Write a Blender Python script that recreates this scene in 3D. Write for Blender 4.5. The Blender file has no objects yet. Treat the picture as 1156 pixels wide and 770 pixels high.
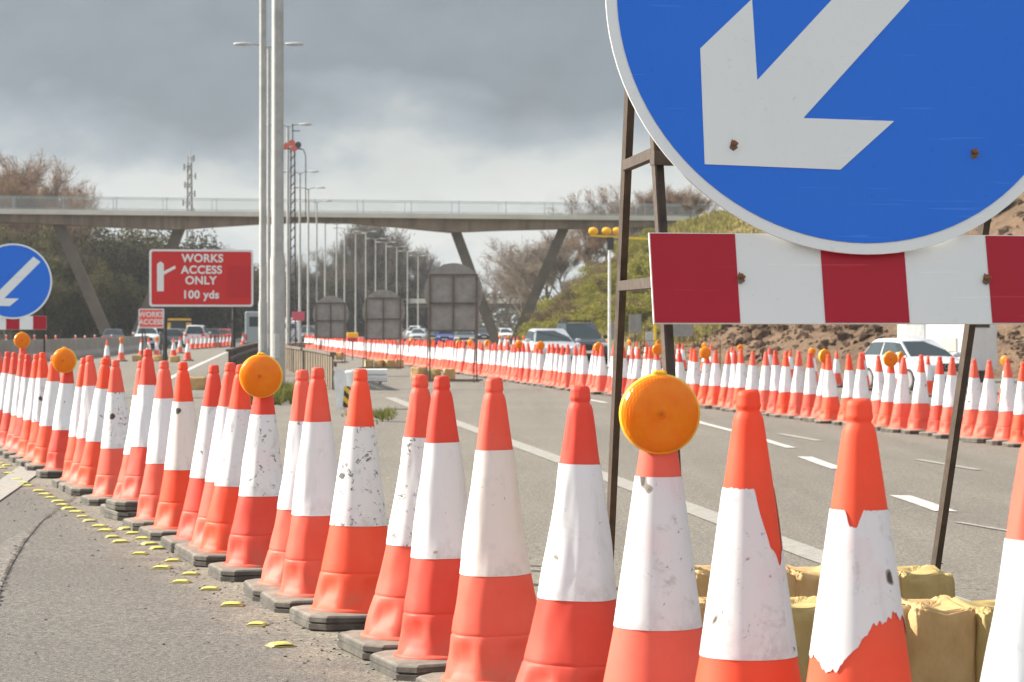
import bpy, math, random
from mathutils import Vector, Matrix, noise as mnoise

random.seed(7)
S = bpy.context.scene
COL = S.collection
F, HZ, CX, ZC = 3000.0, 368.0, 578.0, 1.15      # focal length in photo pixels, horizon row, centre column, eye height
R = math.radians
SUN_AZ, SUN_EL = R(-72), R(29)                  # azimuth measured from +Y towards +X

# ------------------------------------------------------------------ placing
def clamp(v, a, b): return max(a, min(b, v))
def interp(x, xs, ys):
    if x <= xs[0]: return ys[0]
    for i in range(1, len(xs)):
        if x <= xs[i]:
            t = (x - xs[i-1]) / (xs[i] - xs[i-1])
            return ys[i-1] + t * (ys[i] - ys[i-1])
    return ys[-1]
def gz(x, y):
    a = -0.6 * (1 - math.exp(-max(0.0, y - 5) / 95.0))
    xx = clamp(x, 0, 12)
    x2 = clamp(x - 6, 0, 9)
    return a - 0.02 * xx * xx / (xx + 1.0) - .034 * x2 * x2 / (x2 + 1.0)
RZ = 0.004
def at(u, d, dz=0.0):                            # a point on the road in column u at distance d
    x = (u - CX) * d / F
    return Vector((x, d, gz(x, d) + RZ + dz))
def on(u, v, dz=0.0):                            # where the sight line through (u, v) meets the road
    d = 20.0
    for _ in range(60):
        x = (u - CX) * d / F
        d = F * (ZC - gz(x, d) - RZ) / max(2.0, v - HZ)
    return at(u, d, dz)
def space(u, v, d): return Vector(((u - CX) * d / F, d, ZC - (v - HZ) * d / F))

XL = ([-40, 0, 15, 30, 80, 150, 230, 300, 400, 600], [-30, -14, -14, -17, -27, -41, -47, -50, -44, -30])
XR = ([-40, 0, 30, 60, 80, 103, 120, 170, 230, 300, 400, 600], [18, 16, 16, 17, 20, 20.5, 13.0, 7.0, 1.4, 1.0, 6, 24])
def xl(y): return interp(y, *XL)
def xr(y): return interp(y, *XR)
def terr(x, y):
    g = gz(x, y)
    e = x - xr(y)
    n = mnoise.noise(Vector((x * .11, y * .07, 1.3)))
    n2 = mnoise.noise(Vector((x * .6, y * .35, 4.3)))
    if e > 0:
        w = clamp((y - 30) / 40, 0, 1)
        k = interp(y, [90, 120, 150, 230, 320], [.40, .62, .80, .88, .80])
        h = min(1.9, e * 0.75) * (1 if y < 190 else .35) * clamp((y - 60) / 30, 0, 1)
        h += max(0, e - interp(y, [150, 200], [4, 1.2])) * k * w
        h = min(h, 10.6 + n * 1.2 + n2 * .3)
        return g + h + (n * .5 + n2 * .28) * min(1, e * .5) * w
    e = xl(y) - x
    if e > 0:
        w = clamp((y - 60) / 80, 0, 1)
        h = min(1.6, e * .5) * w + max(0, e - 4) * .34 * w
        return g + min(h, 7.5) + n * .4 * min(1, e * .5)
    return g - 0.08

# ------------------------------------------------------------------ mesh building
class MB:
    def __init__(s): s.v, s.f, s.m = [], [], []
    def add(s, vs, fs, mi=0):
        b = len(s.v); s.v.extend([tuple(p) for p in vs])
        for f in fs: s.f.append(tuple(i + b for i in f)); s.m.append(mi)
    def box(s, c, d, rot=None, mi=0):
        hx, hy, hz = d[0]/2, d[1]/2, d[2]/2
        vs = [Vector((x, y, z)) for x in (-hx, hx) for y in (-hy, hy) for z in (-hz, hz)]
        if rot is not None: vs = [rot @ p for p in vs]
        c = Vector(c)
        s.add([p + c for p in vs], [(0,1,3,2),(4,6,7,5),(0,4,5,1),(2,3,7,6),(0,2,6,4),(1,5,7,3)], mi)
    def bbox(s, c, d, b=.01, rot=None, mi=0):    # box with chamfered edges
        hx, hy, hz = d[0]/2, d[1]/2, d[2]/2
        rings = []
        for z, k in ((-hz, b), (-hz+b, 0), (hz-b, 0), (hz, b)):
            x, y = hx-k, hy-k
            rings.append([(-x,-y+b,z),(-x+b,-y,z),(x-b,-y,z),(x,-y+b,z),(x,y-b,z),(x-b,y,z),(-x+b,y,z),(-x,y-b,z)])
        vs = [Vector(p) for r in rings for p in r]
        if rot is not None: vs = [rot @ p for p in vs]
        c = Vector(c); vs = [p + c for p in vs]
        fs = [tuple(range(7,-1,-1)), tuple(range(24,32))]
        for k in range(3):
            for i in range(8):
                j = (i+1) % 8
                fs.append((k*8+i, k*8+j, k*8+8+j, k*8+8+i))
        s.add(vs, fs, mi)
    def bar(s, a, b, w, h=None, up=(0,0,1), mi=0):   # rectangular bar between two points
        a, b = Vector(a), Vector(b); h = h or w
        d = (b - a); L = d.length; d.normalize()
        x = d.cross(Vector(up))
        if x.length < 1e-4: x = d.cross(Vector((1,0,0)))
        x.normalize(); y = x.cross(d)
        vs = []
        for p in (a, b):
            for i, j in ((-1,-1),(1,-1),(1,1),(-1,1)): vs.append(p + x*(i*w/2) + y*(j*h/2))
        s.add(vs, [(0,1,2,3),(7,6,5,4),(0,4,5,1),(1,5,6,2),(2,6,7,3),(3,7,4,0)], mi)
    def angle(s, a, b, w, t, up=(0,0,1)):            # L-section bar
        a, b = Vector(a), Vector(b); d = (b-a).normalized()
        x = d.cross(Vector(up))
        if x.length < 1e-4: x = Vector((1,0,0))
        x.normalize(); y = x.cross(d)
        pr = [(0,0),(w,0),(w,t),(t,t),(t,w),(0,w)]
        vs = [p + x*(i-w/2) + y*(j-w/2) for p in (a,b) for i,j in pr]
        fs = [(i, (i+1)%6, 6+(i+1)%6, 6+i) for i in range(6)] + [(5,4,3,2,1,0),(6,7,8,9,10,11)]
        s.add(vs, fs)
    def tube(s, pts, rad, n=8, cap=True, mi=0):
        pts = [Vector(p) for p in pts]
        rs = rad if isinstance(rad, (list, tuple)) else [rad]*len(pts)
        vs = []; ref = None
        for i, p in enumerate(pts):
            d = (pts[min(i+1, len(pts)-1)] - pts[max(i-1, 0)]).normalized()
            if ref is None:
                ref = d.cross(Vector((0,0,1)))
                if ref.length < 1e-3: ref = Vector((1,0,0))
            x = (ref - d*ref.dot(d)).normalized(); ref = x; y = d.cross(x)
            for k in range(n):
                a = 2*math.pi*k/n
                vs.append(p + (x*math.cos(a) + y*math.sin(a))*rs[i])
        fs = []
        for i in range(len(pts)-1):
            for k in range(n):
                j = (k+1) % n
                fs.append((i*n+k, i*n+j, i*n+n+j, i*n+n+k))
        if cap: fs += [tuple(range(n-1,-1,-1)), tuple(range((len(pts)-1)*n, len(pts)*n))]
        s.add(vs, fs, mi)
    def lathe(s, prof, n=48, fn=None, axis='z', off=(0,0,0), caps=True, mi=0):
        vs = []
        o = Vector(off)
        for r, z in prof:
            for k in range(n):
                a = 2*math.pi*k/n
                rr = r if fn is None else fn(r, z, a)
                p = Vector((rr*math.cos(a), rr*math.sin(a), z))
                if axis == 'y': p = Vector((p.x, -p.z, p.y))
                if axis == 'x': p = Vector((p.z, p.x, p.y))
                vs.append(p + o)
        fs = []
        for i in range(len(prof)-1):
            for k in range(n):
                j = (k+1) % n
                fs.append((i*n+k, i*n+j, i*n+n+j, i*n+n+k))
        if caps: fs += [tuple(range(n-1,-1,-1)), tuple(range((len(prof)-1)*n, len(prof)*n))]
        s.add(vs, fs, mi)
    def prism(s, poly, o0, o1, tf, mi=0):            # outline in (u, w), thickness from o0 to o1, tf(u, w, o) -> point
        n = len(poly)
        vs = [tf(u, w, o0) for u, w in poly] + [tf(u, w, o1) for u, w in poly]
        fs = [tuple(range(n)), tuple(range(2*n-1, n-1, -1))] + [(i, n+i, n+(i+1)%n, (i+1)%n) for i in range(n)]
        s.add(vs, fs, mi)
    def build(s, name, mat, parent=None, smooth=False, sharp=40):
        me = bpy.data.meshes.new(name); me.from_pydata(s.v, [], s.f)
        mats = mat if isinstance(mat, (list, tuple)) else [mat]
        for m in mats: me.materials.append(m)
        if len(mats) > 1: me.polygons.foreach_set('material_index', s.m)
        me.validate(); me.update()
        if smooth:
            me.polygons.foreach_set('use_smooth', [True]*len(me.polygons))
            me.set_sharp_from_angle(angle=R(sharp))
        return link(name, me, parent)
def fixn(o):                                        # consistent outward normals
    import bmesh
    bm = bmesh.new(); bm.from_mesh(o.data); bmesh.ops.recalc_face_normals(bm, faces=bm.faces); bm.to_mesh(o.data); bm.free(); return o
def link(name, me, parent=None):
    o = bpy.data.objects.new(name, me); COL.objects.link(o)
    if parent is not None: o.parent = parent
    return o
def tag(o, label, cat, group=None, kind=None):
    o['label'] = label; o['category'] = cat
    if group: o['group'] = group
    if kind: o['kind'] = kind
    return o
def thing(name, label, cat, loc=(0,0,0), rz=0.0, group=None):
    o = bpy.data.objects.new(name, None); o.empty_display_size = .2; COL.objects.link(o)
    o.location = loc; o.rotation_euler = (0, 0, rz)
    return tag(o, label, cat, group)
def dup(root, loc, rz=0.0, label=None, group=None, scale=None, tilt=(0,0)):
    def cp(o, par):
        c = o.copy(); COL.objects.link(c)
        if par is not None: c.parent = par
        for ch in KIDS.get(o.name) or [k for k in o.children]: cp(ch, c)
        return c
    c = cp(root, None)
    c.location = loc; c.rotation_euler = (tilt[0], tilt[1], rz)
    if scale is not None: c.scale = scale if not isinstance(scale, float) else (scale,)*3
    if label: c['label'] = label
    if group: c['group'] = group
    return c
KIDS = {}
def setmat(o, m):
    o.material_slots[0].link = 'OBJECT'; o.material_slots[0].material = m

# ------------------------------------------------------------------ materials
class NT:
    def __init__(s, name):
        s.m = bpy.data.materials.new(name); s.m.use_nodes = True
        s.t = s.m.node_tree; s.p = s.t.nodes['Principled BSDF']; s.out = s.t.nodes['Material Output']
    def n(s, ty, **kw):
        x = s.t.nodes.new(ty)
        for k, v in kw.items():
            if k.startswith('i_'):
                key = k[2:].replace('_', ' ')
                x.inputs[int(key) if key.isdigit() else key].default_value = v
            else: setattr(x, k, v)
        return x
    def l(s, a, b): s.t.links.new(a, b)
    def noise(s, vec, scale, detail=4, rough=.6, dist=0):
        x = s.n('ShaderNodeTexNoise'); x.inputs['Scale'].default_value = scale; x.inputs['Detail'].default_value = detail
        x.inputs['Roughness'].default_value = rough; x.inputs['Distortion'].default_value = dist
        if vec is not None: s.l(vec, x.inputs['Vector'])
        return x.outputs['Fac']
    def ramp(s, fac, stops):
        x = s.n('ShaderNodeValToRGB'); e = x.color_ramp.elements
        while len(e) < len(stops): e.new(.5)
        for el, (p, c) in zip(e, stops):
            el.position = p; el.color = (*c, 1) if isinstance(c, (tuple, list)) else (c, c, c, 1)
        s.l(fac, x.inputs[0]); return x.outputs[0]
    def mix(s, fac, a, b, mode='MIX'):
        x = s.n('ShaderNodeMix', data_type='RGBA', blend_type=mode)
        for sock, v in ((x.inputs[0], fac), (x.inputs[6], a), (x.inputs[7], b)):
            if isinstance(v, (int, float)): sock.default_value = v
            elif isinstance(v, (tuple, list)): sock.default_value = (*v, 1)
            else: s.l(v, sock)
        return x.outputs[2]
    def math(s, op, a, b=0.0, clampit=False):
        x = s.n('ShaderNodeMath', operation=op); x.use_clamp = clampit
        for sock, v in ((x.inputs[0], a), (x.inputs[1], b)):
            if isinstance(v, (int, float)): sock.default_value = v
            else: s.l(v, sock)
        return x.outputs[0]
    def bump(s, h, strength=.3, dist=.01):
        b = s.n('ShaderNodeBump'); b.inputs['Strength'].default_value = strength; b.inputs['Distance'].default_value = dist
        s.l(h, b.inputs['Height']); s.l(b.outputs[0], s.p.inputs['Normal'])
    def col(s, c):
        if isinstance(c, (tuple, list)): s.p.inputs['Base Color'].default_value = (*c, 1)
        else: s.l(c, s.p.inputs['Base Color'])
    def coords(s, which='Object', jitter=0.0):
        tc = s.n('ShaderNodeTexCoord'); v = tc.outputs[which]
        if jitter:
            oi = s.n('ShaderNodeObjectInfo')
            sc = s.n('ShaderNodeVectorMath', operation='SCALE'); sc.inputs['Scale'].default_value = jitter
            cb = s.n('ShaderNodeCombineXYZ'); s.l(oi.outputs['Random'], cb.inputs[0]); s.l(oi.outputs['Random'], cb.inputs[2])
            s.l(cb.outputs[0], sc.inputs[0])
            ad = s.n('ShaderNodeVectorMath', operation='ADD'); s.l(v, ad.inputs[0]); s.l(sc.outputs[0], ad.inputs[1]); v = ad.outputs[0]
            s.rnd = oi.outputs['Random']
        return v
def simple(name, c, rough=.6, var=.25, scale=6.0, metal=0.0, bump=0.0, jitter=40.0, spec=None, bscale=None):
    k = NT(name); v = k.coords('Object', jitter)
    f = k.noise(v, scale, 5, .65)
    k.col(k.ramp(f, [(.25, tuple(x*(1-var) for x in c)), (.75, tuple(min(1, x*(1+var)) for x in c))]))
    k.p.inputs['Roughness'].default_value = rough; k.p.inputs['Metallic'].default_value = metal
    if spec is not None: k.p.inputs['Specular IOR Level'].default_value = spec
    if bump: k.bump(k.noise(v, bscale or scale*3, 4, .6), bump, .02)
    return k.m

def cone_red(name, c, pale):
    k = NT(name); v = k.coords('Object', 60)
    a = k.noise(v, 5, 5, .6); b = k.noise(v, 28, 6, .7)
    col = k.mix(k.ramp(a, [(.35, 0), (.75, .55)]), c, pale)
    col = k.mix(k.ramp(b, [(.62, 0), (.8, .35)]), col, (.30, .12, .08))
    col = k.mix(k.math('MULTIPLY', k.rnd, .35), col, pale)
    sp = k.n('ShaderNodeSeparateXYZ'); tc = k.coords('Object'); k.l(tc, sp.inputs[0])
    low = k.math('MULTIPLY', k.ramp(sp.outputs[2], [(.06, 1), (.22, 0)]), k.ramp(k.noise(v, 14, 5, .7), [(.4, 0), (.7, .6)]))
    col = k.mix(low, col, (.42, .22, .15))
    k.col(col); k.p.inputs['Roughness'].default_value = .58; k.p.inputs['Specular IOR Level'].default_value = .25
    k.bump(b, .08, .004)
    tr = k.n('ShaderNodeBsdfTranslucent'); k.l(col, tr.inputs[0])
    ms = k.n('ShaderNodeMixShader'); ms.inputs[0].default_value = .22
    k.l(k.p.outputs[0], ms.inputs[1]); k.l(tr.outputs[0], ms.inputs[2]); k.l(ms.outputs[0], k.out.inputs[0])
    return k.m
def cone_white(name, c, spots, grime, stain=(.75, .52, .52)):
    k = NT(name); v = k.coords('Object', 70)
    a = k.noise(v, 4, 5, .6); b = k.noise(v, 34, 6, .72, .3); d = k.noise(v, 12, 5, .7, .4)
    col = k.mix(k.ramp(a, [(.52, 0), (.72, .75)]), c, stain)
    col = k.mix(k.ramp(d, [(.56, 0), (.72, grime)]), col, (.33, .31, .29))
    mp = k.n('ShaderNodeMapping'); mp.inputs['Scale'].default_value = (9, 9, 1.2); k.l(v, mp.inputs[0])
    col = k.mix(k.ramp(k.noise(mp.outputs[0], 3, 5, .6), [(.55, 0), (.75, .3)]), col, (.48, .46, .46))
    col = k.mix(k.ramp(b, [(.68 - spots*.11, 0), (.72 - spots*.09, .9)]), col, (.07, .06, .055))
    chip = k.noise(v, 11, 2, .4, .2)
    col = k.mix(k.ramp(chip, [(.745 - spots*.045, 0), (.75 - spots*.045, 1)]), col, (.30, .26, .22))
    col = k.mix(k.ramp(chip, [(.765 - spots*.045, 0), (.77 - spots*.045, 1)]), col, (.06, .05, .045))
    sz = k.n('ShaderNodeSeparateXYZ'); k.l(k.coords('Object'), sz.inputs[0])
    low = k.math('MULTIPLY', k.ramp(sz.outputs[2], [(.39, 1), (.47, 0)]), k.ramp(k.noise(v, 22, 5, .7), [(.42, 0), (.66, .55)]))
    col = k.mix(low, col, (.42, .39, .36))
    k.col(col); k.p.inputs['Roughness'].default_value = .5
    k.bump(k.noise(v, 9, 3, .5), .12, .006)
    return k.m

RED = [cone_red('cone_orange_bright', (.92, .085, .032), (.92, .17, .095)),
       cone_red('cone_orange_faded', (.84, .105, .06), (.88, .21, .15)),
       cone_red('cone_red_dull', (.78, .070, .042), (.83, .145, .10))]
WHT = [cone_white('sleeve_clean', (.73, .735, .75), .1, .22, (.78, .72, .74)),
       cone_white('sleeve_speckled', (.72, .72, .72), 1.0, .5, (.80, .60, .62)),
       cone_white('sleeve_cream_pink', (.76, .685, .63), .2, .22, (.80, .62, .57)),
       cone_white('sleeve_grimy', (.69, .69, .70), .6, .7, (.76, .60, .62)),
       cone_white('sleeve_torn', (.72, .72, .73), .25, .6, (.74, .42, .44))]
def dusty_rubber(name):
    k = NT(name); v = k.coords('Object', 50)
    a = k.noise(v, 9, 6, .7)
    sz = k.n('ShaderNodeSeparateXYZ'); k.l(k.coords('Object'), sz.inputs[0])
    dust = k.ramp(a, [(.3, (.12, .108, .09)), (.55, (.20, .178, .145)), (.78, (.29, .255, .20))])
    side = k.ramp(a, [(.35, (.045, .041, .036)), (.55, (.085, .077, .065)), (.75, (.16, .145, .12))])
    k.col(k.mix(k.ramp(sz.outputs[2], [(.048, 0), (.056, 1)]), side, dust))
    k.p.inputs['Roughness'].default_value = .9; k.bump(k.noise(v, 70, 4, .7), .3, .004); return k.m
M_RUBBER = dusty_rubber('dusty_black_rubber')
def amber_mat():
    k = NT('amber_lens'); v = k.coords('Object')
    sp = k.n('ShaderNodeSeparateXYZ'); k.l(v, sp.inputs[0])
    r2 = k.math('SQRT', k.math('ADD', k.math('MULTIPLY', sp.outputs[0], sp.outputs[0]), k.math('MULTIPLY', k.math('SUBTRACT', sp.outputs[2], .1), k.math('SUBTRACT', sp.outputs[2], .1))))
    ring = k.math('SINE', k.math('MULTIPLY', r2, 900))
    wv = k.math('SINE', k.math('MULTIPLY', sp.outputs[0], 700))
    col = k.mix(k.ramp(k.noise(v, 25, 4, .6), [(.3, 0), (.7, 1)]), (1.0, .27, .003), (1.0, .36, .006))
    col = k.mix(k.ramp(r2, [(.0, .8), (.012, 0)]), col, (.45, .10, .005))
    k.col(col); k.p.inputs['Roughness'].default_value = .22
    k.bump(k.math('ADD', ring, wv), .2, .0015)
    tr = k.n('ShaderNodeBsdfTranslucent'); k.l(col, tr.inputs[0])
    ms = k.n('ShaderNodeMixShader'); ms.inputs[0].default_value = .42
    k.l(k.p.outputs[0], ms.inputs[1]); k.l(tr.outputs[0], ms.inputs[2]); k.l(ms.outputs[0], k.out.inputs[0])
    return k.m
M_AMBER = amber_mat()
M_YELLOWP = simple('yellow_plastic', (.95, .46, .02), .4, .15, 20)
M_YELLOW = simple('yellow_paint', (.85, .58, .03), .45, .15, 8)
M_STUD = simple('yellow_stud', (.52, .52, .12), .5, .25, 40)
def asphalt(name, c1, c2, sand, gscale=1.0):
    k = NT(name); v = k.coords('Object')
    big = k.noise(v, .35, 5, .6); mid = k.noise(v, 3.2, 5, .65); fine = k.noise(v, 90*gscale, 4, .8); sp = k.noise(v, 230*gscale, 3, .7)
    col = k.mix(k.ramp(big, [(.35, 0), (.68, 1)]), c1, c2)
    mp = k.n('ShaderNodeMapping'); mp.inputs['Rotation'].default_value = (0, 0, R(-8)); mp.inputs['Scale'].default_value = (1.1, .035, 1)
    k.l(v, mp.inputs[0])
    col = k.mix(k.ramp(k.noise(mp.outputs[0], 1.6, 4, .6), [(.45, 0), (.65, .42)]), col, tuple(x*.62 for x in c1))
    if sand:                                         # a sandy spill kept along the line of the cones
        s_ = k.n('ShaderNodeSeparateXYZ'); k.l(v, s_.inputs[0])
        th = math.atan2(806, 3000); x0, y0 = -.22, 9.28
        p = k.math('ADD', k.math('MULTIPLY', k.math('SUBTRACT', s_.outputs[0], x0), math.cos(th)), k.math('MULTIPLY', k.math('SUBTRACT', s_.outputs[1], y0), math.sin(th)))
        p = k.math('ADD', p, k.math('MULTIPLY', k.math('SUBTRACT', mid, .5), .9))
        edge = k.n('ShaderNodeMapRange'); edge.interpolation_type = 'SMOOTHSTEP'
        edge.inputs['From Min'].default_value = -.55; edge.inputs['From Max'].default_value = -.1; k.l(p, edge.inputs['Value'])
        edge2 = k.n('ShaderNodeMapRange'); edge2.interpolation_type = 'SMOOTHSTEP'
        edge2.inputs['From Min'].default_value = 1.9; edge2.inputs['From Max'].default_value = .3; k.l(p, edge2.inputs['Value'])
        cool = k.n('ShaderNodeMapRange'); cool.interpolation_type = 'SMOOTHSTEP'
        cool.inputs['From Min'].default_value = -.2; cool.inputs['From Max'].default_value = -.7; k.l(p, cool.inputs['Value'])
        col = k.mix(cool.outputs[0], col, k.mix(k.ramp(big, [(.35, 0), (.68, 1)]), (.096, .092, .086), (.122, .116, .107)))
        fac = k.math('MULTIPLY', k.math('MULTIPLY', edge.outputs[0], edge2.outputs[0]), .8)
        col = k.mix(fac, col, sand)
    col = k.mix(k.ramp(mid, [(.5, 0), (.8, .35)]), col, tuple(x*.72 for x in c1))
    col = k.mix(k.ramp(fine, [(.40, .8), (.50, 0)]), col, tuple(x*.35 for x in c1))
    col = k.mix(k.ramp(sp, [(.52, 0), (.60, .6)]), col, tuple(min(1, x*1.9) for x in c2))
    gr = k.noise(v, 48*gscale, 5, .85)
    col = k.mix(1.0, col, k.ramp(gr, [(.38, .48), (.5, 1.0), (.62, 1.62)]), 'MULTIPLY')
    k.col(col); k.p.inputs['Roughness'].default_value = .88; k.p.inputs['Specular IOR Level'].default_value = .25
    k.bump(k.math('ADD', fine, sp), .5, .004)
    return k.m
M_ROAD = asphalt('worn_asphalt', (.160, .145, .122), (.192, .174, .146), (.275, .24, .182))
M_PATCH = asphalt('coarse_asphalt', (.15, .137, .12), (.20, .185, .165), None, .7)
def paint(name, c, wear=.55):
    k = NT(name); v = k.coords('Object')
    n1 = k.noise(v, 14, 6, .75); n2 = k.noise(v, 110, 3, .7)
    col = k.mix(k.ramp(n1, [(.44, 0), (.62, wear)]), c, (.2, .18, .15))
    col = k.mix(k.ramp(n2, [(.38, .7), (.5, 0)]), col, (.2, .18, .15))
    k.col(col); k.p.inputs['Roughness'].default_value = .8; return k.m
M_LINE = paint('worn_white_paint', (.33, .315, .285), .8)
M_LINEB = paint('white_road_paint', (.60, .58, .55), .7)
M_RUST = simple('rusty_brown_steel', (.062, .044, .032), .7, .45, 10, .0, .25)
M_RUSTB = simple('rust_stain', (.22, .09, .03), .8, .5, 40)
def sign_face(name, c, dull):
    k = NT(name); v = k.coords('Object')
    a = k.noise(v, 2.2, 5, .6); b = k.noise(v, 60, 5, .7)
    mp = k.n('ShaderNodeMapping'); mp.inputs['Scale'].default_value = (6, 6, .7); k.l(v, mp.inputs[0])
    st = k.noise(mp.outputs[0], 4, 6, .7)
    col = k.mix(k.ramp(a, [(.35, 0), (.7, .3)]), c, dull)
    col = k.mix(k.ramp(st, [(.55, 0), (.75, .22)]), col, dull)
    col = k.mix(k.ramp(b, [(.62, 0), (.72, .35)]), col, tuple(x*.5 for x in c))
    m2 = k.n('ShaderNodeMapping'); m2.inputs['Rotation'].default_value = (0, R(35), 0); m2.inputs['Scale'].default_value = (1.2, 1, 40); k.l(v, m2.inputs[0])
    col = k.mix(k.ramp(k.noise(m2.outputs[0], 2.2, 3, .5), [(.69, 0), (.71, .22)]), col, tuple(min(1, x*1.5 + .1) for x in c))
    k.col(col); k.p.inputs['Roughness'].default_value = .42; k.p.inputs['Specular IOR Level'].default_value = .2; k.bump(k.noise(v, 40, 3, .5), .03, .004); return k.m
M_BLUE = sign_face('sign_blue', (.022, .155, .68), (.032, .185, .68))
M_SWHITE = sign_face('sign_white', (.74, .76, .75), (.64, .67, .67))
M_SRED = sign_face('sign_red', (.40, .016, .030), (.35, .022, .042))
M_WRED = sign_face('works_red', (.60, .035, .035), (.50, .04, .05))
M_PRED = sign_face('works_red_bright', (.85, .12, .09), (.80, .14, .12))
M_BROWN = simple('brown_frame_steel', (.13, .10, .08), .7, .3, 6)
M_ALU = simple('sign_back_aluminium', (.27, .255, .235), .6, .25, 4)
M_GREYP = simple('galvanised_steel', (.46, .47, .46), .5, .2, 3, .15)
M_POLE = simple('lamp_post_grey', (.37, .37, .35), .55, .22, 3, .1)
M_DARK = simple('dark_steel', (.05, .05, .055), .5, .3, 8)
M_LAMPRED = simple('lamp_head_red', (.62, .12, .08), .5, .2, 8)
def stained():
    k = NT('bridge_beam_concrete'); v = k.coords('Object')
    m = k.n('ShaderNodeMapping'); m.inputs['Scale'].default_value = (1.1, .3, .12); k.l(v, m.inputs[0])
    st = k.noise(m.outputs[0], 1.0, 5, .65); b_ = k.noise(v, .5, 5, .65)
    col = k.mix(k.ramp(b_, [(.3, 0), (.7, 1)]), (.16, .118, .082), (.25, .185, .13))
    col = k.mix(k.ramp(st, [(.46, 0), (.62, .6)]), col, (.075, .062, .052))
    k.col(col); k.p.inputs['Roughness'].default_value = .85; return k.m
M_CONC = stained()
M_CONCL = simple('edge_beam_concrete', (.60, .57, .50), .8, .15, .4)
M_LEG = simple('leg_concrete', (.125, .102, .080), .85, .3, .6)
M_RAILB = simple('parapet_pale_blue', (.30, .36, .38), .5, .1, 1)
M_BARR = simple('barrier_concrete', (.27, .25, .225), .85, .25, .8)
def sack(name, c1, c2):
    k = NT(name); v = k.coords('Object', 30)
    a = k.noise(v, 7, 5, .65); w = k.noise(v, 260, 2, .5)
    k.col(k.mix(k.ramp(a, [(.3, 0), (.7, 1)]), c1, c2)); k.p.inputs['Roughness'].default_value = .72
    k.p.inputs['Specular IOR Level'].default_value = .4
    k.bump(k.math('ADD', k.math('MULTIPLY', a, 2.0), w), .3, .01)
    return k.m
M_SACK = [sack('sandbag_tan', (.41, .245, .095), (.54, .36, .165)), sack('sandbag_olive', (.33, .235, .085), (.45, .335, .135))]
M_TIMBER = simple('weathered_timber', (.135, .105, .072), .85, .5, 3, 0, .3)
M_TIMBERD = simple('dark_timber_rail', (.09, .075, .06), .85, .3, 5)
M_WHITEM = simple('white_metal', (.72, .73, .72), .45, .15, 6)

# ------------------------------------------------------------------ setting
def ground_mat():
    k = NT('earth_and_grass'); v = k.coords('Object')
    sp = k.n('ShaderNodeSeparateXYZ'); k.l(v, sp.inputs[0])
    a = k.noise(v, .12, 6, .65); b = k.noise(v, .9, 6, .7); c = k.noise(v, 6, 5, .7)
    earth = k.mix(k.ramp(b, [(.3, 0), (.7, 1)]), (.10, .068, .047), (.25, .165, .105))
    earth = k.mix(k.ramp(c, [(.45, 0), (.75, .6)]), earth, (.33, .23, .155))
    earth = k.mix(k.ramp(a, [(.42, 0), (.62, .5)]), earth, (.09, .063, .047))
    grass = k.mix(k.ramp(b, [(.3, 0), (.7, 1)]), (.14, .14, .035), (.25, .215, .065))
    grass = k.mix(k.ramp(c, [(.5, 0), (.8, .5)]), grass, (.25, .19, .10))
    mr = k.n('ShaderNodeMapRange'); mr.inputs['From Min'].default_value = 150; mr.inputs['From Max'].default_value = 205; k.l(sp.outputs[1], mr.inputs['Value'])
    xm = k.n('ShaderNodeMapRange'); xm.inputs['From Min'].default_value = -25; xm.inputs['From Max'].default_value = -15; k.l(sp.outputs[0], xm.inputs['Value'])
    fac = k.math('ADD', mr.outputs[0], k.math('MULTIPLY', k.math('SUBTRACT', a, .5), .9), True)
    left = k.mix(k.ramp(a, [(.4, 0), (.65, 1)]), (.022, .021, .020), (.075, .06, .045))
    col = k.mix(fac, earth, grass)
    far = k.n('ShaderNodeMapRange'); far.inputs['From Min'].default_value = 255; far.inputs['From Max'].default_value = 300; k.l(sp.outputs[1], far.inputs['Value'])
    leftm = k.mix(far.outputs[0], left, (.07, .075, .035))
    col = k.mix(xm.outputs[0], leftm, col)
    k.col(col); k.p.inputs['Roughness'].default_value = .95; k.p.inputs['Specular IOR Level'].default_value = .1
    k.bump(k.math('ADD', b, c), .9, .25); return k.m
ys = [-80, -40, -15] + [i*3.0 for i in range(0, 150)] + [460, 480, 520, 580, 660, 760, 820]
xs = [-1200, -800, -450, -260, -170, -130] + [-110 + i*2.0 for i in range(0, 96)] + [84, 92, 104, 130, 180, 260, 450, 800, 1200]
g = MB()
vs = [(x, y, terr(x, y)) for y in ys for x in xs]
nx = len(xs)
g.add(vs, [(j*nx+i, j*nx+i+1, (j+1)*nx+i+1, (j+1)*nx+i) for j in range(len(ys)-1) for i in range(nx-1)])
o = g.build('ground', ground_mat(), smooth=True, sharp=80); tag(o, 'earth banks and rough grass slopes beside the motorway', 'ground', kind='structure')
def sheet(name, fx0, fx1, y0, y1, dz, mat, ny, nxx):
    b = MB(); vv = []
    for j in range(ny+1):
        y = y0 + (y1-y0)*(j/ny)**1.7
        a, c = fx0(y), fx1(y)
        for i in range(nxx+1):
            x = a + (c-a)*i/nxx
            vv.append((x, y, gz(x, y) + dz))
    b.add(vv, [(j*(nxx+1)+i, j*(nxx+1)+i+1, (j+1)*(nxx+1)+i+1, (j+1)*(nxx+1)+i) for j in range(ny) for i in range(nxx)])
    return b.build(name, mat, smooth=True, sharp=80)
o = sheet('road', lambda y: xl(y)+.2, lambda y: xr(y)-.1, -30, 560, RZ, M_ROAD, 200, 90)
tag(o, 'pale worn grey asphalt of the motorway carriageways', 'road', kind='structure')

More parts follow.
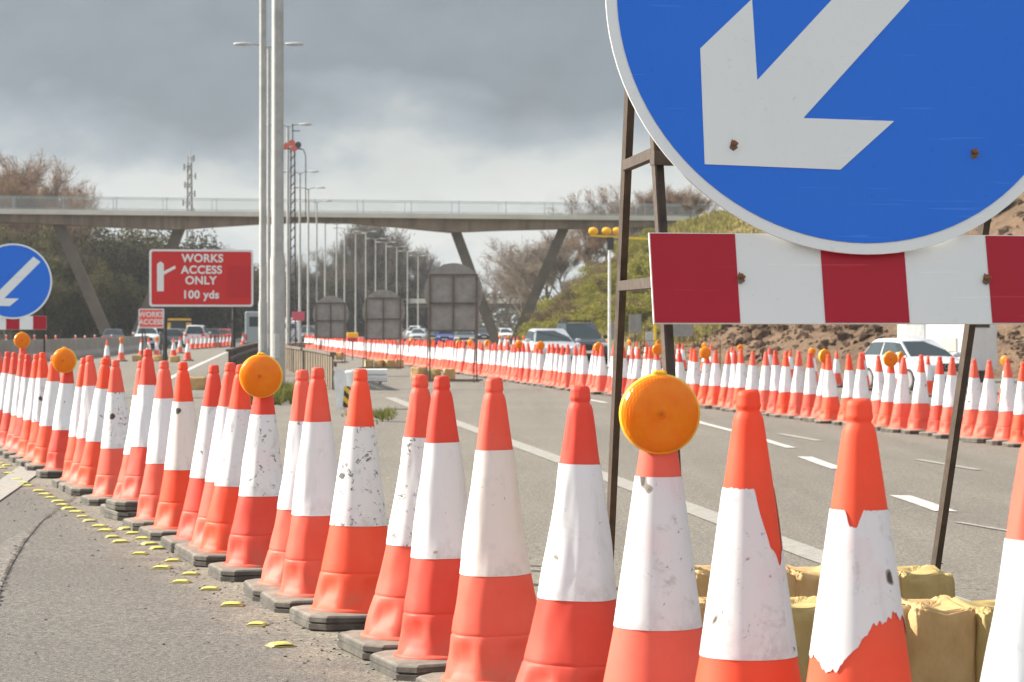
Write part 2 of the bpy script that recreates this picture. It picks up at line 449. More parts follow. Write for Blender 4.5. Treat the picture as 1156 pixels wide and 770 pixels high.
def ribbon(name, pix, width, dz, mat, label=None, ragged=0.0, cut=None):
    pts = [on(u, v) for u, v in pix]
    dense = []
    for a, b in zip(pts, pts[1:]):
        n = max(1, int((b-a).length / .5))
        dense += [a + (b-a)*(i/n) for i in range(n)]
    dense.append(pts[-1])
    return ribbon_pts(name, dense, width, dz, mat, label, ragged)
def ribbon_pts(name, dense, width, dz, mat, label=None, ragged=0.0):
    b = MB(); vv = []
    for i, p in enumerate(dense):
        d = dense[min(i+1, len(dense)-1)] - dense[max(i-1, 0)]; d.z = 0; d.normalize()
        nrm = Vector((d.y, -d.x, 0))
        w = width * (1 + ragged*random.uniform(-1, 1))/2
        off = nrm*random.uniform(-1, 1)*ragged*width*.4
        for s_ in (-1, 1):
            q = p + nrm*w*s_ + off; vv.append((q.x, q.y, gz(q.x, q.y) + RZ + dz))
    b.add(vv, [(2*i, 2*i+1, 2*i+3, 2*i+2) for i in range(len(dense)-1)])
    o = b.build(name, mat)
    o['kind'] = 'structure'; o['label'] = label; o['category'] = 'road marking'
    return o
ribbon('edge_line', [(1500, 840), (1095, 688), (930, 631), (690, 541), (530, 483), (470, 461), (440, 449)], .21, .006, M_LINE, 'long worn white edge line beyond the front cones')
for pp, w, mt in [([(762, 467), (793, 478), (840, 490), (893, 506)], .12, M_LINEB), ([(908, 516), (930, 524), (948, 530)], .15, M_LINEB), ([(1016, 560), (1040, 568), (1068, 578)], .16, M_LINEB),
              ([(880, 490), (925, 498)], .13, M_LINE), ([(1035, 519), (1105, 531)], .10, M_LINE), ([(622, 437), (640, 441)], .12, M_LINEB),
              ([(663, 451), (684, 455)], .14, M_LINEB), ([(1080, 590), (1150, 602)], .06, M_LINE)]:
    ribbon('lane_dash', pp, w, .006, mt, 'short worn white lane dash on the empty carriageway')
ribbon('edge_line', [(171, 437), (198, 424), (226, 411), (250, 400), (276, 389)], .19, .006, M_LINEB, 'white edge line running along the access carriageway')
def patch(name, pix, dz, mat, label, cat='road marking'):
    b = MB(); b.add([on(u, v, dz) for u, v in pix], [tuple(range(len(pix)))]); o = b.build(name, mat)
    return tag(o, label, cat, kind='structure')
patch('road_marking', [(-20, 557), (22, 527), (47, 533), (0, 566), (-20, 580)], .008, M_LINE, 'broad white marking on the grey asphalt by the yellow studs')
patch('asphalt_patch', [(-60, 770), (-60, 640), (-10, 620), (30, 598), (66, 575), (48, 588), (28, 612), (12, 640), (2, 662), (-12, 720)], .004, M_PATCH, 'coarser strip of asphalt beyond the ragged seam', 'road')
b = MB(); rq = random.Random(8)
seam = [(-14, 735), (0, 668), (10, 641), (26, 613), (46, 590), (68, 572), (84, 562)]
for (u0, v0), (u1, v1) in zip(seam, seam[1:]):
    for _ in range(46):
        f = rq.random(); p = on(u0 + (u1-u0)*f + rq.gauss(0, 1.0 if rq.random() < .8 else 5), v0 + (v1-v0)*f + rq.gauss(0, .8), .007)
        r_ = rq.uniform(.004, .016); n_ = 7; a0 = rq.uniform(0, 6)
        b.add([p + Vector((r_*rq.uniform(.5, 1)*math.cos(a0 + 6.283*i/n_), 2.2*r_*rq.uniform(.5, 1)*math.sin(a0 + 6.283*i/n_), 0)) for i in range(n_)], [tuple(range(n_))])
tag(b.build('road_seam', simple('seam_dirt', (.05, .045, .04), .95, .5, 30)), 'dark ragged seam in the asphalt', 'road', kind='structure')
# concrete nosing strip across the median near the weeds
ribbon('kerb_joint', [(395, 474), (440, 476), (520, 479)], .09, .006, simple('joint_dirt', (.12, .10, .08), .95, .4, 20), 'dark joint where the median paving meets the road', ragged=.4)

# ------------------------------------------------------------------ cones
def cone_r(z):                                       # outer radius of the plastic by height
    return interp(z, [.055, .075, .21, .39, .775, .93, .95, 1.0], [.192, .178, .146, .112, .0585, .0355, .0275, .024])
def body_profile():
    z = [(.055, .188), (.062, .191), (.070, .187), (.075, .176)]
    p = [(r, h) for h, r in z]
    for h in (.10, .12, .14, .16, .18, .20): p.append((interp(h, [.083, .21], [.176, .147]), h))
    p += [(.1462, .2055), (.1440, .2085), (.1452, .2115)]
    for h in [.22 + i*.03 for i in range(0, 24)]: p.append((cone_r(h), h))
    p += [(.0352, .930), (.0318, .942), (.0272, .949), (.0258, .953), (.0276, .957), (.0290, .961), (.0290, .966), (.0278, .970), (.0272, .985), (.0255, .994), (.0205, .9985), (.010, 1.0)]
    return p
def facet(r, z, a):
    if .085 < z < .20:
        t = math.sin((z-.085)/.115*math.pi)
        q = math.cos(5*a + .6)
        return r - .020*t*max(0, q)**.5
    return r
b = MB(); b.lathe(body_profile(), 64, facet); BODY = b
def sleeve(lo, hi, n=96, rows=10, dr=.0022):
    b = MB(); vv = []
    for j in range(rows+1):
        for k in range(n):
            a = 2*math.pi*k/n
            z0, z1 = lo(a), hi(a)
            z = z0 + (z1-z0)*j/rows
            r = cone_r(z) + dr
            vv.append((r*math.cos(a), r*math.sin(a), z))
    b.add(vv, [(j*n+k, j*n+(k+1)%n, (j+1)*n+(k+1)%n, (j+1)*n+k) for j in range(rows) for k in range(n)])
    return b
def base_mb():
    b = MB(); w, c = .235, .055
    def ring(k, z, cc): x = w-k; return [(-x, -x+cc, z), (-x+cc, -x, z), (x-cc, -x, z), (x, -x+cc, z), (x, x-cc, z), (x-cc, x, z), (-x+cc, x, z), (-x, x-cc, z)]
    rings = [ring(.006, 0, c), ring(0, .005, c), ring(0, .024, c), ring(.006, .027, c), ring(.006, .03, c), ring(0, .033, c), ring(.002, .049, c), ring(.012, .057, c), ring(.06, .062, c)]
    vv = [p for r in rings for p in r]
    fs = [tuple(range(7, -1, -1)), tuple(range(64, 72))] + [(k*8+i, k*8+(i+1)%8, k*8+8+(i+1)%8, k*8+8+i) for k in range(8) for i in range(8)]
    b.add(vv, fs); return b
NEARTH = math.atan2(806, 3000)                        # heading of the near row
def dent(me, seed, amt):
    me = me.copy()
    for v_ in me.vertices:
        x, y, z = v_.co; r_ = math.hypot(x, y)
        if r_ < 1e-5: continue
        w_ = clamp((z - .07)/.1, 0, 1)
        k_ = 1 + w_*amt*mnoise.noise(Vector((x/r_*1.2 + seed*5.1, y/r_*1.2, z*4.5 + seed))) + w_*amt*.5*mnoise.noise(Vector((x/r_*2.6, y/r_*2.6 + seed*3.3, z*9)))
        b_ = w_*.010*math.sin(z*2.4 + seed*1.7)*(1 if seed % 2 else -1)
        v_.co = (x*k_ + b_, y*k_ + b_*.6*math.cos(seed*2.0), z)
    return me
cone0 = thing('traffic_cone', 'x', 'traffic cone')
c_base = base_mb().build('base', M_RUBBER, cone0)
c_body = BODY.build('body', RED[0], cone0, True, 50)
c_slv = sleeve(lambda a: .39, lambda a: .775).build('sleeve', WHT[0], cone0, True, 60)
VARIANTS = [(c_body.data, c_slv.data)] + [(dent(c_body.data, i, .085), dent(c_slv.data, i, .085)) for i in (1, 2, 3, 4)]
vr = random.Random(29)
def cone(loc, rz, label, group, red=0, wht=0, sc=None, tilt=(0, 0), mesh=None, first=[True]):
    if first[0]:
        first[0] = False; c = cone0; c.location = loc; c.rotation_euler = (tilt[0], tilt[1], rz); c['label'] = label; c['group'] = group
        if sc: c.scale = sc
        parts = [c_base, c_body, c_slv]
    else:
        c = cone0.copy(); COL.objects.link(c); c.location = loc; c.rotation_euler = (tilt[0], tilt[1], rz); c['label'] = label; c['group'] = group
        c.scale = sc or (1, 1, 1); parts = []
        for q in (c_base, c_body, c_slv):
            d = q.copy(); COL.objects.link(d); d.parent = c; parts.append(d)
    if mesh is not None: parts[2].data = mesh; parts[1].data = VARIANTS[0][0]
    else: parts[1].data, parts[2].data = VARIANTS[vr.randrange(5)]
    setmat(parts[1], RED[red]); setmat(parts[2], WHT[wht])
    return c
def rag(a, f, amp, seed): return amp*mnoise.noise(Vector((math.cos(a)*f, math.sin(a)*f, seed)))
def torn_side():                                     # sleeve torn away down one side
    def lo(a): return .39
    def hi(a):
        dd = (a - R(322) + math.pi) % (2*math.pi) - math.pi    # towards the viewer's right
        k = clamp((R(44) - abs(dd))/R(26), 0, 1)
        return .775 - k*(.150 + rag(a, 3, .05, 2)) + rag(a, 9, .004, 1)
    s_ = sleeve(lo, hi, 160, 12).build('torn_sleeve', WHT[0]); me = s_.data; bpy.data.objects.remove(s_); return me
def torn_bottom():
    def lo(a):
        dd = (a - R(312) + math.pi) % (2*math.pi) - math.pi
        k = clamp((R(75) - abs(dd))/R(50), 0, 1)
        ed = (a - R(235) + math.pi) % (2*math.pi) - math.pi
        return .468 + k*.085 - .022*math.exp(-(ed/.5)**2) + rag(a, 5, .016, 5) + rag(a, 14, .009, 9)
    def hi(a):
        dd = (a - R(252) + math.pi) % (2*math.pi) - math.pi
        return .772 - .034*math.exp(-(dd/.24)**4) + rag(a, 12, .008, 3)*math.exp(-(dd/.5)**2)
    s_ = sleeve(lo, hi, 160, 12).build('torn_sleeve', WHT[0]); me = s_.data; bpy.data.objects.remove(s_); return me
ME_SIDE, ME_BOT = torn_side(), torn_bottom()
for me in (ME_SIDE, ME_BOT): me.polygons.foreach_set('use_smooth', [True]*len(me.polygons))

# warning lamps
def make_lamp(label, group):
    t = thing('warning_lamp', label, 'warning lamp', group=group)
    h = MB(); h.lathe([(.0, -.03), (.07, -.026), (.100, -.016), (.1035, -.008), (.1035, .008), (.100, .016), (.07, .026), (.0, .034)][1:-1], 48, axis='y', off=(0, -.055, .1))
    h.bbox((0, -.055, .205), (.036, .026, .014), .005)
    rim = h.build('rim', M_YELLOWP, t, True, 30)
    for s_ in (1, -1):
        l = MB()
        pr = [(.0985, .0155), (.0965, .021), (.088, .029), (.06, .0365), (.03, .0405), (.012, .042), (.0105, .0445), (.004, .045)]
        l.lathe([(r, z*1.0) for r, z in pr], 48, axis='y', off=(0, 0, 0), caps=True)
        l.v = [(x, y*s_, z) for x, y, z in l.v]
        l.v = [(x, y - .055, z + .1) for x, y, z in l.v]
        fixn(l.build('lens', M_AMBER, t, True, 40))
    k = MB(); k.bbox((0, -.012, .075), (.075, .035, .11), .008); k.lathe([(.040, .03), (.038, .10), (.032, .115)], 20)
    k.build('bracket', M_YELLOWP, t, True, 30)
    return t
LAMP0 = [None]
def lamp(cone_loc, rz, label, group, sc=1.0, dz=0.0, tz=(0, 0)):
    loc = Vector(cone_loc) + Vector((0, 0, .84 + dz))
    if LAMP0[0] is None:
        t = make_lamp(label, group); LAMP0[0] = t; t.location = loc; t.rotation_euler = (tz[0], tz[1], rz); return t
    t = dup(LAMP0[0], loc, rz, label, group, tilt=tz)
    return t

near = [  # column, red, white, lift, label
 (1175, 1, 0, 0, 'cone cut off by the photo edge, beyond the cone with the badly torn sleeve'),
 (970, 0, 4, 0, 'cone with a badly torn sleeve, ragged along its lower edge over orange'),
 (845, 0, 3, 0, 'cone whose white sleeve is torn away in a long strip down one side'),
 (742, 1, 3, 0, 'cone carrying the largest amber lamp, just before the big blue sign'),
 (645, 2, 0, 0, 'clean cone next to the cone with the largest amber lamp, its knob uncovered'),
 (566, 1, 2, 0, 'faded cone with a cream pink sleeve in the front row'),
 (508, 2, 0, 0, 'cone with a clean bluish white sleeve beside the cream pink sleeved cone'),
 (466, 1, 1, 0, 'cone with a lightly speckled sleeve, second cone beyond the cream pink sleeved one'),
 (403, 0, 1, 0, 'bright orange cone with black scuff spots and a pinkish stain on its sleeve'),
 (364, 1, 0, 0, 'plain cone next beyond the bright orange cone with black scuff spots'),
 (340, 1, 0, 0, 'slim looking plain cone next to the speckled cone under the mid-row amber lamp'),
 (297, 2, 1, 0, 'heavily speckled cone carrying the amber lamp before the lamp post'),
 (266, 0, 3, 0, 'grimy sleeved cone just beyond the heavily speckled lamp cone'),
 (254, 1, 0, 0, 'clean cone half hidden behind the grimy sleeved cone'),
 (236, 2, 3, 0, 'dull red cone with a dirty sleeve, third beyond the heavily speckled lamp cone'),
 (209, 0, 2, 0, 'bright orange cone with a pinkish sleeve, fourth beyond the heavily speckled lamp cone'),
 (188, 1, 0, 0, 'clean pale cone below the larger red works sign'),
 (166, 2, 0, .055, 'cone raised on two stacked bases below the small red sign'),
 (157, 1, 0, 0, 'cone half hidden behind the cone on two stacked bases'),
 (134, 1, 1, 0, 'cone with scuffed lower body, next beyond the pair by the small red sign'),
 (113, 0, 0, 0, 'bright cone just before the half hidden cone near the far lamp'),
 (104, 1, 0, 0, 'half hidden cone with only its pale edge showing near the far lamp'),
 (96, 0, 0, 0, 'bright cone next to the amber lamp by the far keep-left sign'),
 (75, 2, 0, 0, 'cone carrying the amber lamp by the far keep-left sign'),
]
rowc = []
def near_pos(u):
    s_ = .4525*(u + 228); d = F/s_
    return at(u, d)
cones_near = {}
rr = random.Random(3)
for u, rd, wh, lift, lab in near:
    p = near_pos(u)
    if lift:
        tag(base_mb().build('cone_base', M_RUBBER), 'spare dusty black rubber cone base under the raised cone', 'cone base').location = p
        bo = bpy.data.objects['cone_base']; bo.rotation_euler = (0, 0, NEARTH + .12)
    me = {970: ME_BOT, 845: ME_SIDE}.get(u)
    rz = (0 if me else NEARTH + rr.uniform(-.07, .07))
    c = cone(p + Vector((0, 0, lift + (.003 if lift else 0))), rz, lab, 'front row of cones', rd, wh, (1, 1, 1 + rr.uniform(-.01, .012)), (R(rr.uniform(-1.2, 1.2)), R(rr.uniform(-1.5, 1.5))), me)
    if me:
        c.rotation_euler = (0, 0, 0)
        for ch in c.children:
            if ch.name.startswith('base'): ch.rotation_euler = (0, 0, NEARTH)
    cones_near[u] = p
for u in (60, 50, 41, 32, 25, 17, 8, 0, -8, -16):
    p = near_pos(u)
    cone(p, NEARTH + rr.uniform(-.08, .08), 'cone in the tight run just before the far keep-left sign', 'cones before the far keep-left sign', rr.choice((0, 0, 1, 2)), rr.choice((0, 0, 3)), (1, 1, 1 + rr.uniform(-.02, .02)), (R(rr.uniform(-1, 1)), R(rr.uniform(-1, 1))))
lamp(cones_near[742], R(3), 'largest amber lamp, on the front cone by the big blue sign', 'amber lamps of the front row', dz=-.005)
lamp(cones_near[297], R(-4), 'amber lamp on the speckled cone before the grey lamp post', 'amber lamps of the front row', dz=.015)
lamp(cones_near[75], R(-8), 'amber lamp on the cone before the far keep-left sign', 'amber lamps of the front row', dz=.02)

# right-hand row: dense line of cones across the carriageway
A, B_, C_ = on(1160, 505), on(640, 440), on(345, 393)
def path_pts(poly, step):
    out = []; carry = 0
    for a, b in zip(poly, poly[1:]):
        L = (b-a).length; t = carry
        while t < L:
            out.append(a + (b-a)*(t/L)); t += step
        carry = t - L
    return out
row = path_pts([A + (A-B_)*.18, A, B_, C_], .655)
GR_R = 'dense row of cones across the empty carriageway'
lamps_u = [924, 1003, 1085, 788, 668, 694, 609, 578, 541, 525, 509, 480, 456, 433, 739]
def ucol(p): return CX + F*p.x/p.y
k_r = random.Random(11)
lampdone = []
for i, p in enumerate(row):
    q = Vector((p.x + k_r.uniform(-.06, .06), p.y + k_r.uniform(-.12, .12), 0)); q.z = gz(q.x, q.y) + RZ
    cone(q, R(8) + k_r.uniform(-.2, .2), 'red and white cone in the dense row across the empty carriageway', GR_R, k_r.choice((0, 1, 1, 2)), k_r.choice((0, 0, 0, 3)), (1, 1, 1 + k_r.uniform(-.03, .03)), (R(k_r.uniform(-2, 2)), R(k_r.uniform(-2.4, 2.4))))
    hit = [lu for lu in lamps_u if lu not in lampdone and abs(ucol(q) - lu) < 9]
    if hit:
        lampdone.append(hit[0])
        lamp(q, R(k_r.uniform(-40, 40)), 'small amber lamp on a cone of the dense row', 'amber lamps on the dense row', dz=k_r.uniform(0, .04))
# second row beyond, wider spaced
b0, b1, b2 = on(1139, 457.5), on(849, 427), on(560, 396)
row2 = path_pts([b0 + (b0-b1)*.12, b0, b1, b2], 3.0)
for i, p in enumerate(row2):
    q = Vector((p.x + k_r.uniform(-.2, .2), p.y + k_r.uniform(-.4, .4), 0)); q.z = gz(q.x, q.y) + RZ
    cone(q, k_r.uniform(0, 6), 'cone in the wider spaced row behind the dense row', 'cones behind the dense row', k_r.choice((0, 1)), 0, (1, 1, 1 + k_r.uniform(-.03, .03)))
    if i % 3 == 1:
        lamp(q, R(k_r.uniform(-50, 50)), 'small amber lamp on a cone behind the dense row', 'amber lamps behind the dense row', dz=k_r.uniform(0, .05))
# access carriageway, far side
for u, v, lm in [(121, 413, 0), (137, 408, 1), (160, 405, 0), (168, 404, 0), (177, 404, 1), (196, 404, 0), (203, 399, 0)]:
    p = on(u, v)
    cone(p, k_r.uniform(0, 6), 'scattered cone on the access carriageway before the queue of cars', 'scattered cones on the access carriageway', k_r.choice((0, 1)), 0)
    if lm: lamp(p, R(k_r.uniform(-30, 30)), 'small amber lamp on a scattered cone before the cars', 'amber lamps on the access carriageway', dz=.02)
cone(on(212, 407.5), .3, 'lone cone beside the white edge line of the access carriageway', 'lone cones', 0, 0)
for i in range(11):
    t = i/10.0
    p = on(217 + 44*t**.9, 394.5 - 3.6*t)
    cone(p, .2, 'cone in the short line beside the white car', 'line of cones beside the white car', k_r.choice((0, 1)), 0)
for u in (274, 279):
    cone(on(u, 389.5), .2, 'cone by the end of the dark curved fence', 'cones by the curved fence end', 0, 0)
lamp(at(25, 34.0, .12), R(10), 'amber lamp standing just under the keep-left sign stripes', 'amber lamps of the front row', dz=.06)
cone(at(25, 34.0, .12) - Vector((0, 0, .12)), .2, 'cone under the amber lamp below the keep-left sign stripes', 'lone lamp cones', 1, 0, (1, 1, 1.12))
# slim posts in front of the concrete barrier
post0 = None
for u, v in [(39, 397), (52, 399), (63, 400), (85.5, 399), (96, 401), (107, 398), (126, 396), (7, 397), (-6, 398)]:
    p = on(u, v)
    if post0 is None:
        post0 = thing('marker_post', 'slim red and white marker post before the concrete barrier', 'marker post', p, 0, 'marker posts before the concrete barrier')
        b = MB(); b.lathe([(.06, .03), (.055, .45), (.05, .46), (.05, .78), (.055, .80), (.05, 1.05), (.03, 1.08)], 16); b.build('post', WHT[0], post0, True)
        b = MB(); b.lathe([(.054, .80), (.057, .81), (.052, 1.02), (.051, 1.03)], 16, caps=False); b.build('red_band', RED[1], post0, True)
        b = MB(); b.lathe([(.18, 0), (.18, .03), (.10, .045), (.06, .05)], 16); b.build('base', M_RUBBER, post0, True)
    else: dup(post0, p)

# yellow road studs
studs = [(3, 527), (10, 533), (19, 540), (32, 547), (44, 553), (57, 560.6), (71, 569), (86, 577), (101, 587), (119.5, 598), (136, 610.6), (158, 624), (183, 640), (204.5, 656),
         (237, 664), (262, 682), (290.6, 704), (317, 728), (108, 562), (143, 596), (162, 607), (179, 618), (195, 632), (215, 647), (-8, 521), (26, 544), (51, 557), (66, 565), (78, 573), (93, 582), (127, 605), (112, 593), (150, 601), (169, 613), (0, 522), (8, 524)]
stud0 = None
for i, (u, v) in enumerate(studs):
    p = on(u, v + 2)
    if stud0 is None:
        stud0 = thing('road_stud', 'low yellow stick-on stud in the line along the cones', 'road stud', p, 0, 'yellow studs along the cone line')
        b = MB(); nn = 10; vv = []
        for j in range(nn+1):
            a = math.pi*j/nn
            for yy, kk in ((-.035, .55), (-.024, 1), (.024, 1), (.035, .55)): vv.append((-.046*math.cos(a), yy, 0.004 + .015*kk*math.sin(a)**.4 if 0 < j < nn else .0))
        b.add(vv, [(j*4+k, j*4+k+1, j*4+5+k, j*4+4+k) for j in range(nn) for k in range(3)]); b.build('cap', M_STUD, stud0, True, 60)
        b = MB(); b.bbox((0, 0, .003), (.112, .085, .006), .002); b.build('pad', simple('stud_pad', (.34, .29, .10), .8), stud0)
        stud0.rotation_euler = (0, 0, .2); stud0.scale = (.78, .78, .78)
    else: dup(stud0, p, rr.uniform(-.35, .5), scale=rr.uniform(.72, .9))

# ------------------------------------------------------------------ sandbags
def sandbag_mesh(L, W, H, seed, name='sandbag'):
    b = MB(); n, m = 72, 44; vv = []
    for j in range(m+1):
        ph = -math.pi/2 + math.pi*j/m
        for i in range(n):
            th = 2*math.pi*i/n
            def sg(c, e): return math.copysign(abs(c)**e, c)
            x = sg(math.cos(ph), .20)*sg(math.cos(th), .22); y = sg(math.cos(ph), .20)*sg(math.sin(th), .25); z = sg(math.sin(ph), .24)
            p = Vector((x*L/2, y*W/2, z*H/2))
            k = mnoise.noise(Vector((p.x*9 + seed, p.y*9, p.z*4)))*.020
            k += mnoise.noise(Vector((p.x*26 + seed*2 + p.z*5, p.y*12, p.z*3)))*.006
            sag = -.015*math.cos(p.x/L*3)
            tz_ = clamp(p.z/H + .5, 0, 1)
            k += .016*mnoise.noise(Vector((p.x*15 + p.z*7, seed*3 + p.y*15, p.z*2.2)))
            fold = .014*tz_*abs(mnoise.noise(Vector((p.x*34 + p.z*6, seed + p.y*34, p.z*5)))) + .020*tz_**3*abs(mnoise.noise(Vector((p.x*60, seed + p.y*60, 0))))
            d = Vector((p.x/L, p.y/W, p.z/H)).normalized()
            p += d*(k - fold); p.z += sag + H/2 + .01
            if p.z < .004: p.z = .004
            vv.append(p)
    b.add(vv, [(j*n+i, j*n+(i+1)%n, (j+1)*n+(i+1)%n, (j+1)*n+i) for j in range(m) for i in range(n)])
    return b
SB = []
for i in range(3):
    o = sandbag_mesh(.46, .36, .31, i*3.7).build('sandbag', M_SACK[i % 2], None, True, 70); SB.append(o)
sb_used = [0]
def sandbag(loc, rz, label, group, k, mat, sc=(1, 1, 1)):
    if sb_used[0] < 3: o = SB[sb_used[0]]; sb_used[0] += 1
    else: o = SB[k % 3].copy(); COL.objects.link(o)
    o.location = loc; o.rotation_euler = (0, 0, rz); o.scale = sc; setmat(o, mat)
    return tag(o, label, 'sandbag', group)

# ------------------------------------------------------------------ signs
def keep_left_sign(loc, yaw, lean, label, name='keep_left_sign', rear=((-.6, 1.1), (.6, 1.1)), hd=2.2, bolts=True):
    t = thing(name, label, 'road sign', loc, yaw)
    sl, cl = math.sin(lean), math.cos(lean)
    def tf(u, w, o): return Vector((u, w*sl - o*cl, w*cl + o*sl))
    Rd = .75
    circ = lambda r, n=96: [(r*math.cos(2*math.pi*i/n), hd + r*math.sin(2*math.pi*i/n)) for i in range(n)]
    b = MB(); b.prism(circ(Rd), .044, .050, tf); disc = b.build('disc', M_SWHITE, t)
    b = MB(); b.prism(circ(Rd*.955), .0505, .0525, tf); b.build('blue_face', M_BLUE, disc)
    arrow = [(-.64, -.645), (-.63, -.175), (-.405, .035), (-.405, -.30), (.52, .65), (.70, .51), (-.226, -.452), (.15, -.458), (-.088, -.66)]
    b = MB(); b.prism([(x*Rd, hd + y*Rd) for x, y in arrow], .053, .0545, tf); b.build('arrow', M_SWHITE, disc)
    b = MB(); b.box(tf(0, hd + .10*Rd, .0535), (Rd*1.9, .002, .003), Matrix.Rotation(-lean, 3, 'X')); b.build('panel_seam', simple('seam_blue', (.014, .07, .35), .5), disc)
    w0, w1 = hd - .953, hd - .683
    xs_ = [-.652 + .2585*i for i in range(6)]
    brd = MB(); brd.prism([(xs_[0], w0), (xs_[5], w0), (xs_[5], w1), (xs_[0], w1)], .018, .026, tf); board = brd.build('board', M_SWHITE, t)
    for i in (0, 2, 4):
        b = MB(); b.prism([(xs_[i]+(.003 if i == 0 else 0), w0+.003), (xs_[i+1]-(.003 if i == 4 else 0), w0+.003), (xs_[i+1]-(.003 if i == 4 else 0), w1-.003), (xs_[i]+(.003 if i == 0 else 0), w1-.003)], .0265, .0285, tf); b.build('stripe', M_SRED, board)
    if bolts:
        for (x, y, par, o0) in [(-.52, -.56, disc, .0545), (.475, -.58, disc, .0525), (-.385, None, board, .029), (.372, None, board, .029)]:
            w = hd + y*Rd if y is not None else w0 + .14
            x = x*Rd if y is not None else x
            b = MB()
            c = tf(x, w, o0 + .007)
            b.lathe([(.008, -.007), (.008, .004), (.006, .008)], 8, axis='y', off=c)
            b.lathe([(.005, .008), (.005, .020), (.003, .022)], 8, axis='y', off=c + Vector((.003, 0, -.003)))
            q = b.build('bolt', M_RUSTB, par)
            st = MB(); n = 14
            poly = [(x + .011*math.cos(2*math.pi*i/n)*(1 + .35*math.sin(5*i)), w + .016*math.sin(2*math.pi*i/n)*(1 + .3*math.cos(3*i)) - .006) for i in range(n)]
            st.prism(poly, o0 + .0002, o0 + .0008, tf); st.build('rust_mark', simple('rust_mark_tint', (.17, .115, .085), .8, .4, 60), q)
    # frame of angle iron
    for s_ in (-.6, .6):
        b = MB(); b.angle(tf(s_, .02, -.01), tf(s_, hd + .25, -.01), .036, .006); b.build('upright', M_RUST, t)
    apex = hd - .05
    for (rx, ry), s_ in zip(rear, (-.6, .6)):
        b = MB(); b.bar(Vector((rx, ry, .01)), tf(s_ - (.02 if s_ < 0 else -.01), apex + .25, -.06), .024, .036, up=(0, 1, 0)); b.build('rear_leg', M_RUST, t)
        la, lb = Vector((rx, ry, .01)), tf(s_ - (.02 if s_ < 0 else -.01), apex + .25, -.06)
        for z_ in (hd*cl - .80, hd*cl - .42):
            q = la.lerp(lb, (z_ - la.z)/(lb.z - la.z)); w = z_/cl
            b = MB(); b.bar(q, tf(s_, w, -.02), .028, .032); b.build('stay', M_RUST, t)
    for p_, q_ in ((Vector((rear[0][0] - .1, rear[0][1], .10)), Vector((rear[1][0] + .1, rear[1][1], .10))), (tf(-.75, .08, -.04), tf(.75, .08, -.04)),
                   (tf(-.62, hd - .45, -.01), tf(.62, hd - .45, -.01)), (tf(-.62, hd + .2, -.01), tf(.62, hd + .2, -.01))):
        b = MB(); b.bar(p_, q_, .05, .04); b.build('cross_bar', M_RUST, t)
    return t
YAW, LEAN = R(12), R(12)
dsg = 8.35
hd1 = 2.2
ctr = space(958, 12, dsg - .4)
org = Vector((ctr.x, 0, 0)); 
off = Matrix.Rotation(YAW, 3, 'Z') @ Vector((0, hd1*math.sin(LEAN) - .05*math.cos(LEAN), 0))
ox, oy = ctr.x - off.x, ctr.y - off.y
oz = gz(ox, oy) + RZ
hd1 = (ctr.z - oz - .05*math.sin(LEAN))/math.cos(LEAN)
inv = Matrix.Rotation(-YAW, 3, 'Z')
def loc2(u, v):
    p = on(u, v); q = inv @ Vector((p.x - ox, p.y - oy, 0)); return (q.x, q.y)
REAR = (loc2(684, 722), loc2(1046, 722))
keep_left_sign((ox, oy, oz), YAW, LEAN, 'huge blue keep-left arrow sign above a red and white striped board', rear=REAR, hd=hd1)
d2 = 52.0
c2 = space(19, 318, d2)
g2 = gz(c2.x, d2)
keep_left_sign((c2.x, d2 - .4, g2), R(10), R(9), 'smaller blue keep-left arrow sign before the trees', rear=((-.6, 1.1), (.6, 1.1)), hd=(c2.z - g2)/math.cos(R(9)), bolts=False)
# sandbags weighing down the frame of the big sign
for i, (u, v) in enumerate([(800, 737), (858, 737), (916, 737), (975, 737), (1027, 737)]):
    p = on(u, v)
    sandbag(p + Vector((0, -.02, 0)), YAW + rr.uniform(-.1, .1), ['sandbag under the rear bar, next to the big amber lamp', 'crumpled tan sandbag behind the cone with the side strip torn', 'sandbag in the middle of the rear bar of the blue sign', 'sandbag behind the badly torn cone on the rear bar', 'olive sandbag against the rear leg of the big blue sign'][i], 'sandbags on the big sign frame', i, M_SACK[1 if i in (4,) else 0], (.5, .9, 1.0) if i else (.55, .9, 1.0))
for i, (u, v, m) in enumerate([(815, 797, 0), (900, 797, 1), (985, 797, 0), (1057, 799, 0), (1135, 800, 1)]):
    p = on(u, v)
    sandbag(p + Vector((0, .16, 0)), YAW + rr.uniform(-.08, .08), ['sandbag on the front bar behind the largest lamp cone', 'olive sandbag on the front bar behind the cone torn down one side', 'sandbag on the front bar behind the badly torn cone', 'tan sandbag on the front bar beside the badly torn cone', 'yellowish sandbag on the front bar next to the cut off cone'][i], 'sandbags on the big sign frame', i, M_SACK[m], (.53, .9, 1.0))

